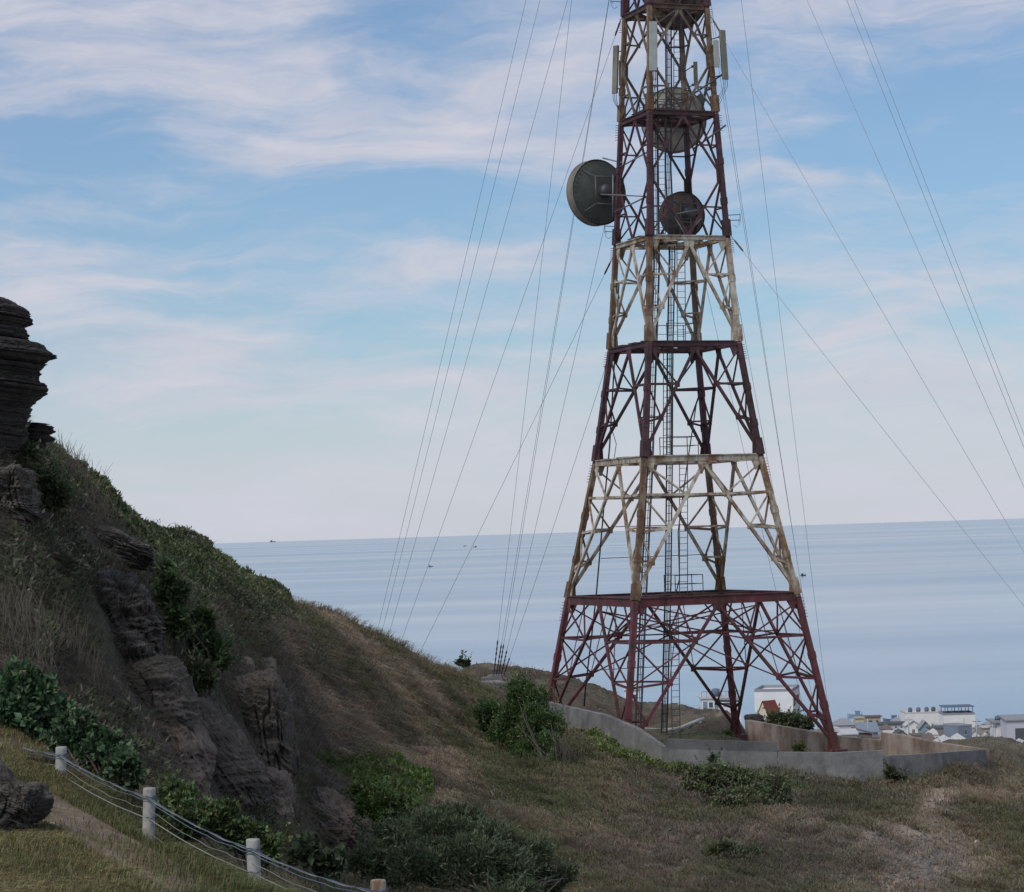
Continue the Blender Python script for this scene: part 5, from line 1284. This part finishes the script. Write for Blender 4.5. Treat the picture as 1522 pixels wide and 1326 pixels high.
BL = [ # photo px, py, half width, half height, tilt deg, weight (+ cloud, - clear)
 (420,90,620,150,4,.42),(700,180,300,100,8,.4),(330,150,60,90,40,.25),(470,120,40,110,-20,.2),(150,420,160,22,3,.5),(60,450,140,20,2,.4),(100,20,300,80,6,.3),(420,230,230,45,6,.35),
 (90,215,260,75,0,-.55),(420,310,520,70,2,-.75),(60,90,140,40,10,-.2),
 (60,395,260,70,4,.5),(640,405,420,38,-3,.35),(300,385,200,26,4,.25),
 (560,480,420,45,0,-.25),(260,540,330,75,4,.55),(700,590,330,60,0,.45),(300,640,330,45,0,-.35),(380,612,180,14,-5,.35),
 (1150,20,300,70,-8,.5),(1420,215,330,140,0,-.95),(1150,300,200,60,0,-.35),(1250,262,190,32,8,.55),(1330,95,50,30,0,.3),(1430,165,170,26,-8,.35),(1240,140,160,60,-20,.15),
 (1430,390,260,40,-12,.15),(1300,470,260,30,-18,.25),(1450,500,160,40,0,-.2),(1300,600,420,80,0,.45),(960,690,800,70,0,.35),(1290,430,200,18,-14,.35),(1180,520,160,20,-20,.35),(1440,345,140,16,-10,.3),(800,470,160,16,-4,.25),(230,620,200,12,0,.35),(1190,255,90,16,10,.35),(1350,262,60,24,14,.4),(150,690,300,50,0,.2),(700,60,160,60,-10,-.12)]
acc = None
for (a, b_, hx, hy, tl, wt) in BL:
    ax_ = (a-761)/1000; ey = (792-.0311*(a-761)-b_)/1000
    mp = nt.nodes.new('ShaderNodeMapping'); mp.vector_type = 'TEXTURE'
    mp.inputs['Location'].default_value = (ax_, ey, 0); mp.inputs['Rotation'].default_value = (0, 0, R(-tl)); mp.inputs['Scale'].default_value = (hx*1.35/1000, hy*1.35/1000, 1)
    nt.links.new(WV, mp.inputs[0]); gr = nt.nodes.new('ShaderNodeTexGradient'); gr.gradient_type = 'QUADRATIC_SPHERE'; nt.links.new(mp.outputs[0], gr.inputs[0])
    acc = mth('MULTIPLY', gr.outputs['Fac'], wt) if acc is None else mth('MULTIPLY_ADD', gr.outputs['Fac'], wt, acc)
dens = mth('ADD', acc, .50)
dens = mth('ADD', dens, mth('MULTIPLY', mth('SUBTRACT', streak, .5), 1.9))
streak3 = wn(4.5, 6, .6, WV, (.6, 3.4, 1), (8,2,0)); streak3.inputs['Scale'].default_value = 4.5
for l_ in list(streak3.inputs['Vector'].links): l_.from_node.inputs['Rotation'].default_value = (0, 0, R(-14))
dens = mth('ADD', dens, mth('MULTIPLY', mth('SUBTRACT', streak3.outputs['Fac'], .5), 1.0))
dens = mth('ADD', dens, mth('MULTIPLY', mth('SUBTRACT', streak2, .5), 1.15))
cov = nt.nodes.new('ShaderNodeMapRange'); cov.interpolation_type = 'SMOOTHSTEP'; cov.inputs['From Min'].default_value = 0; cov.inputs['From Max'].default_value = 1.25; nt.links.new(dens, cov.inputs['Value'])
covv = mth('MULTIPLY_ADD', cov.outputs[0], .80, .12)
# clear air: the physical sky
tint = mixc(nt, 1.0, sky.outputs[0], (.64, .825, .965), 'MULTIPLY')
cc = ramp(nt, streak2, [(.3, (5.15, 5.3, 6.2)), (.7, (6.2, 6.1, 6.75))])
hz = nt.nodes.new('ShaderNodeMapRange'); hz.interpolation_type = 'SMOOTHSTEP'; hz.inputs['From Min'].default_value = .34; hz.inputs['From Max'].default_value = 0.0; hz.inputs['To Max'].default_value = .8; nt.links.new(el, hz.inputs['Value'])
skyc = mixc(nt, covv, tint, cc)
skyc = mixc(nt, hz.outputs[0], skyc, (5.8, 5.95, 6.7))
nt.links.new(skyc, bg.inputs['Color'])
S.view_settings.view_transform = 'Standard'; S.view_settings.look = 'None'; S.view_settings.exposure = .6; S.view_settings.gamma = 1
S.view_settings.use_curve_mapping = False
S.cycles.max_bounces = 5; S.cycles.diffuse_bounces = 2; S.cycles.glossy_bounces = 2; S.cycles.transparent_max_bounces = 4
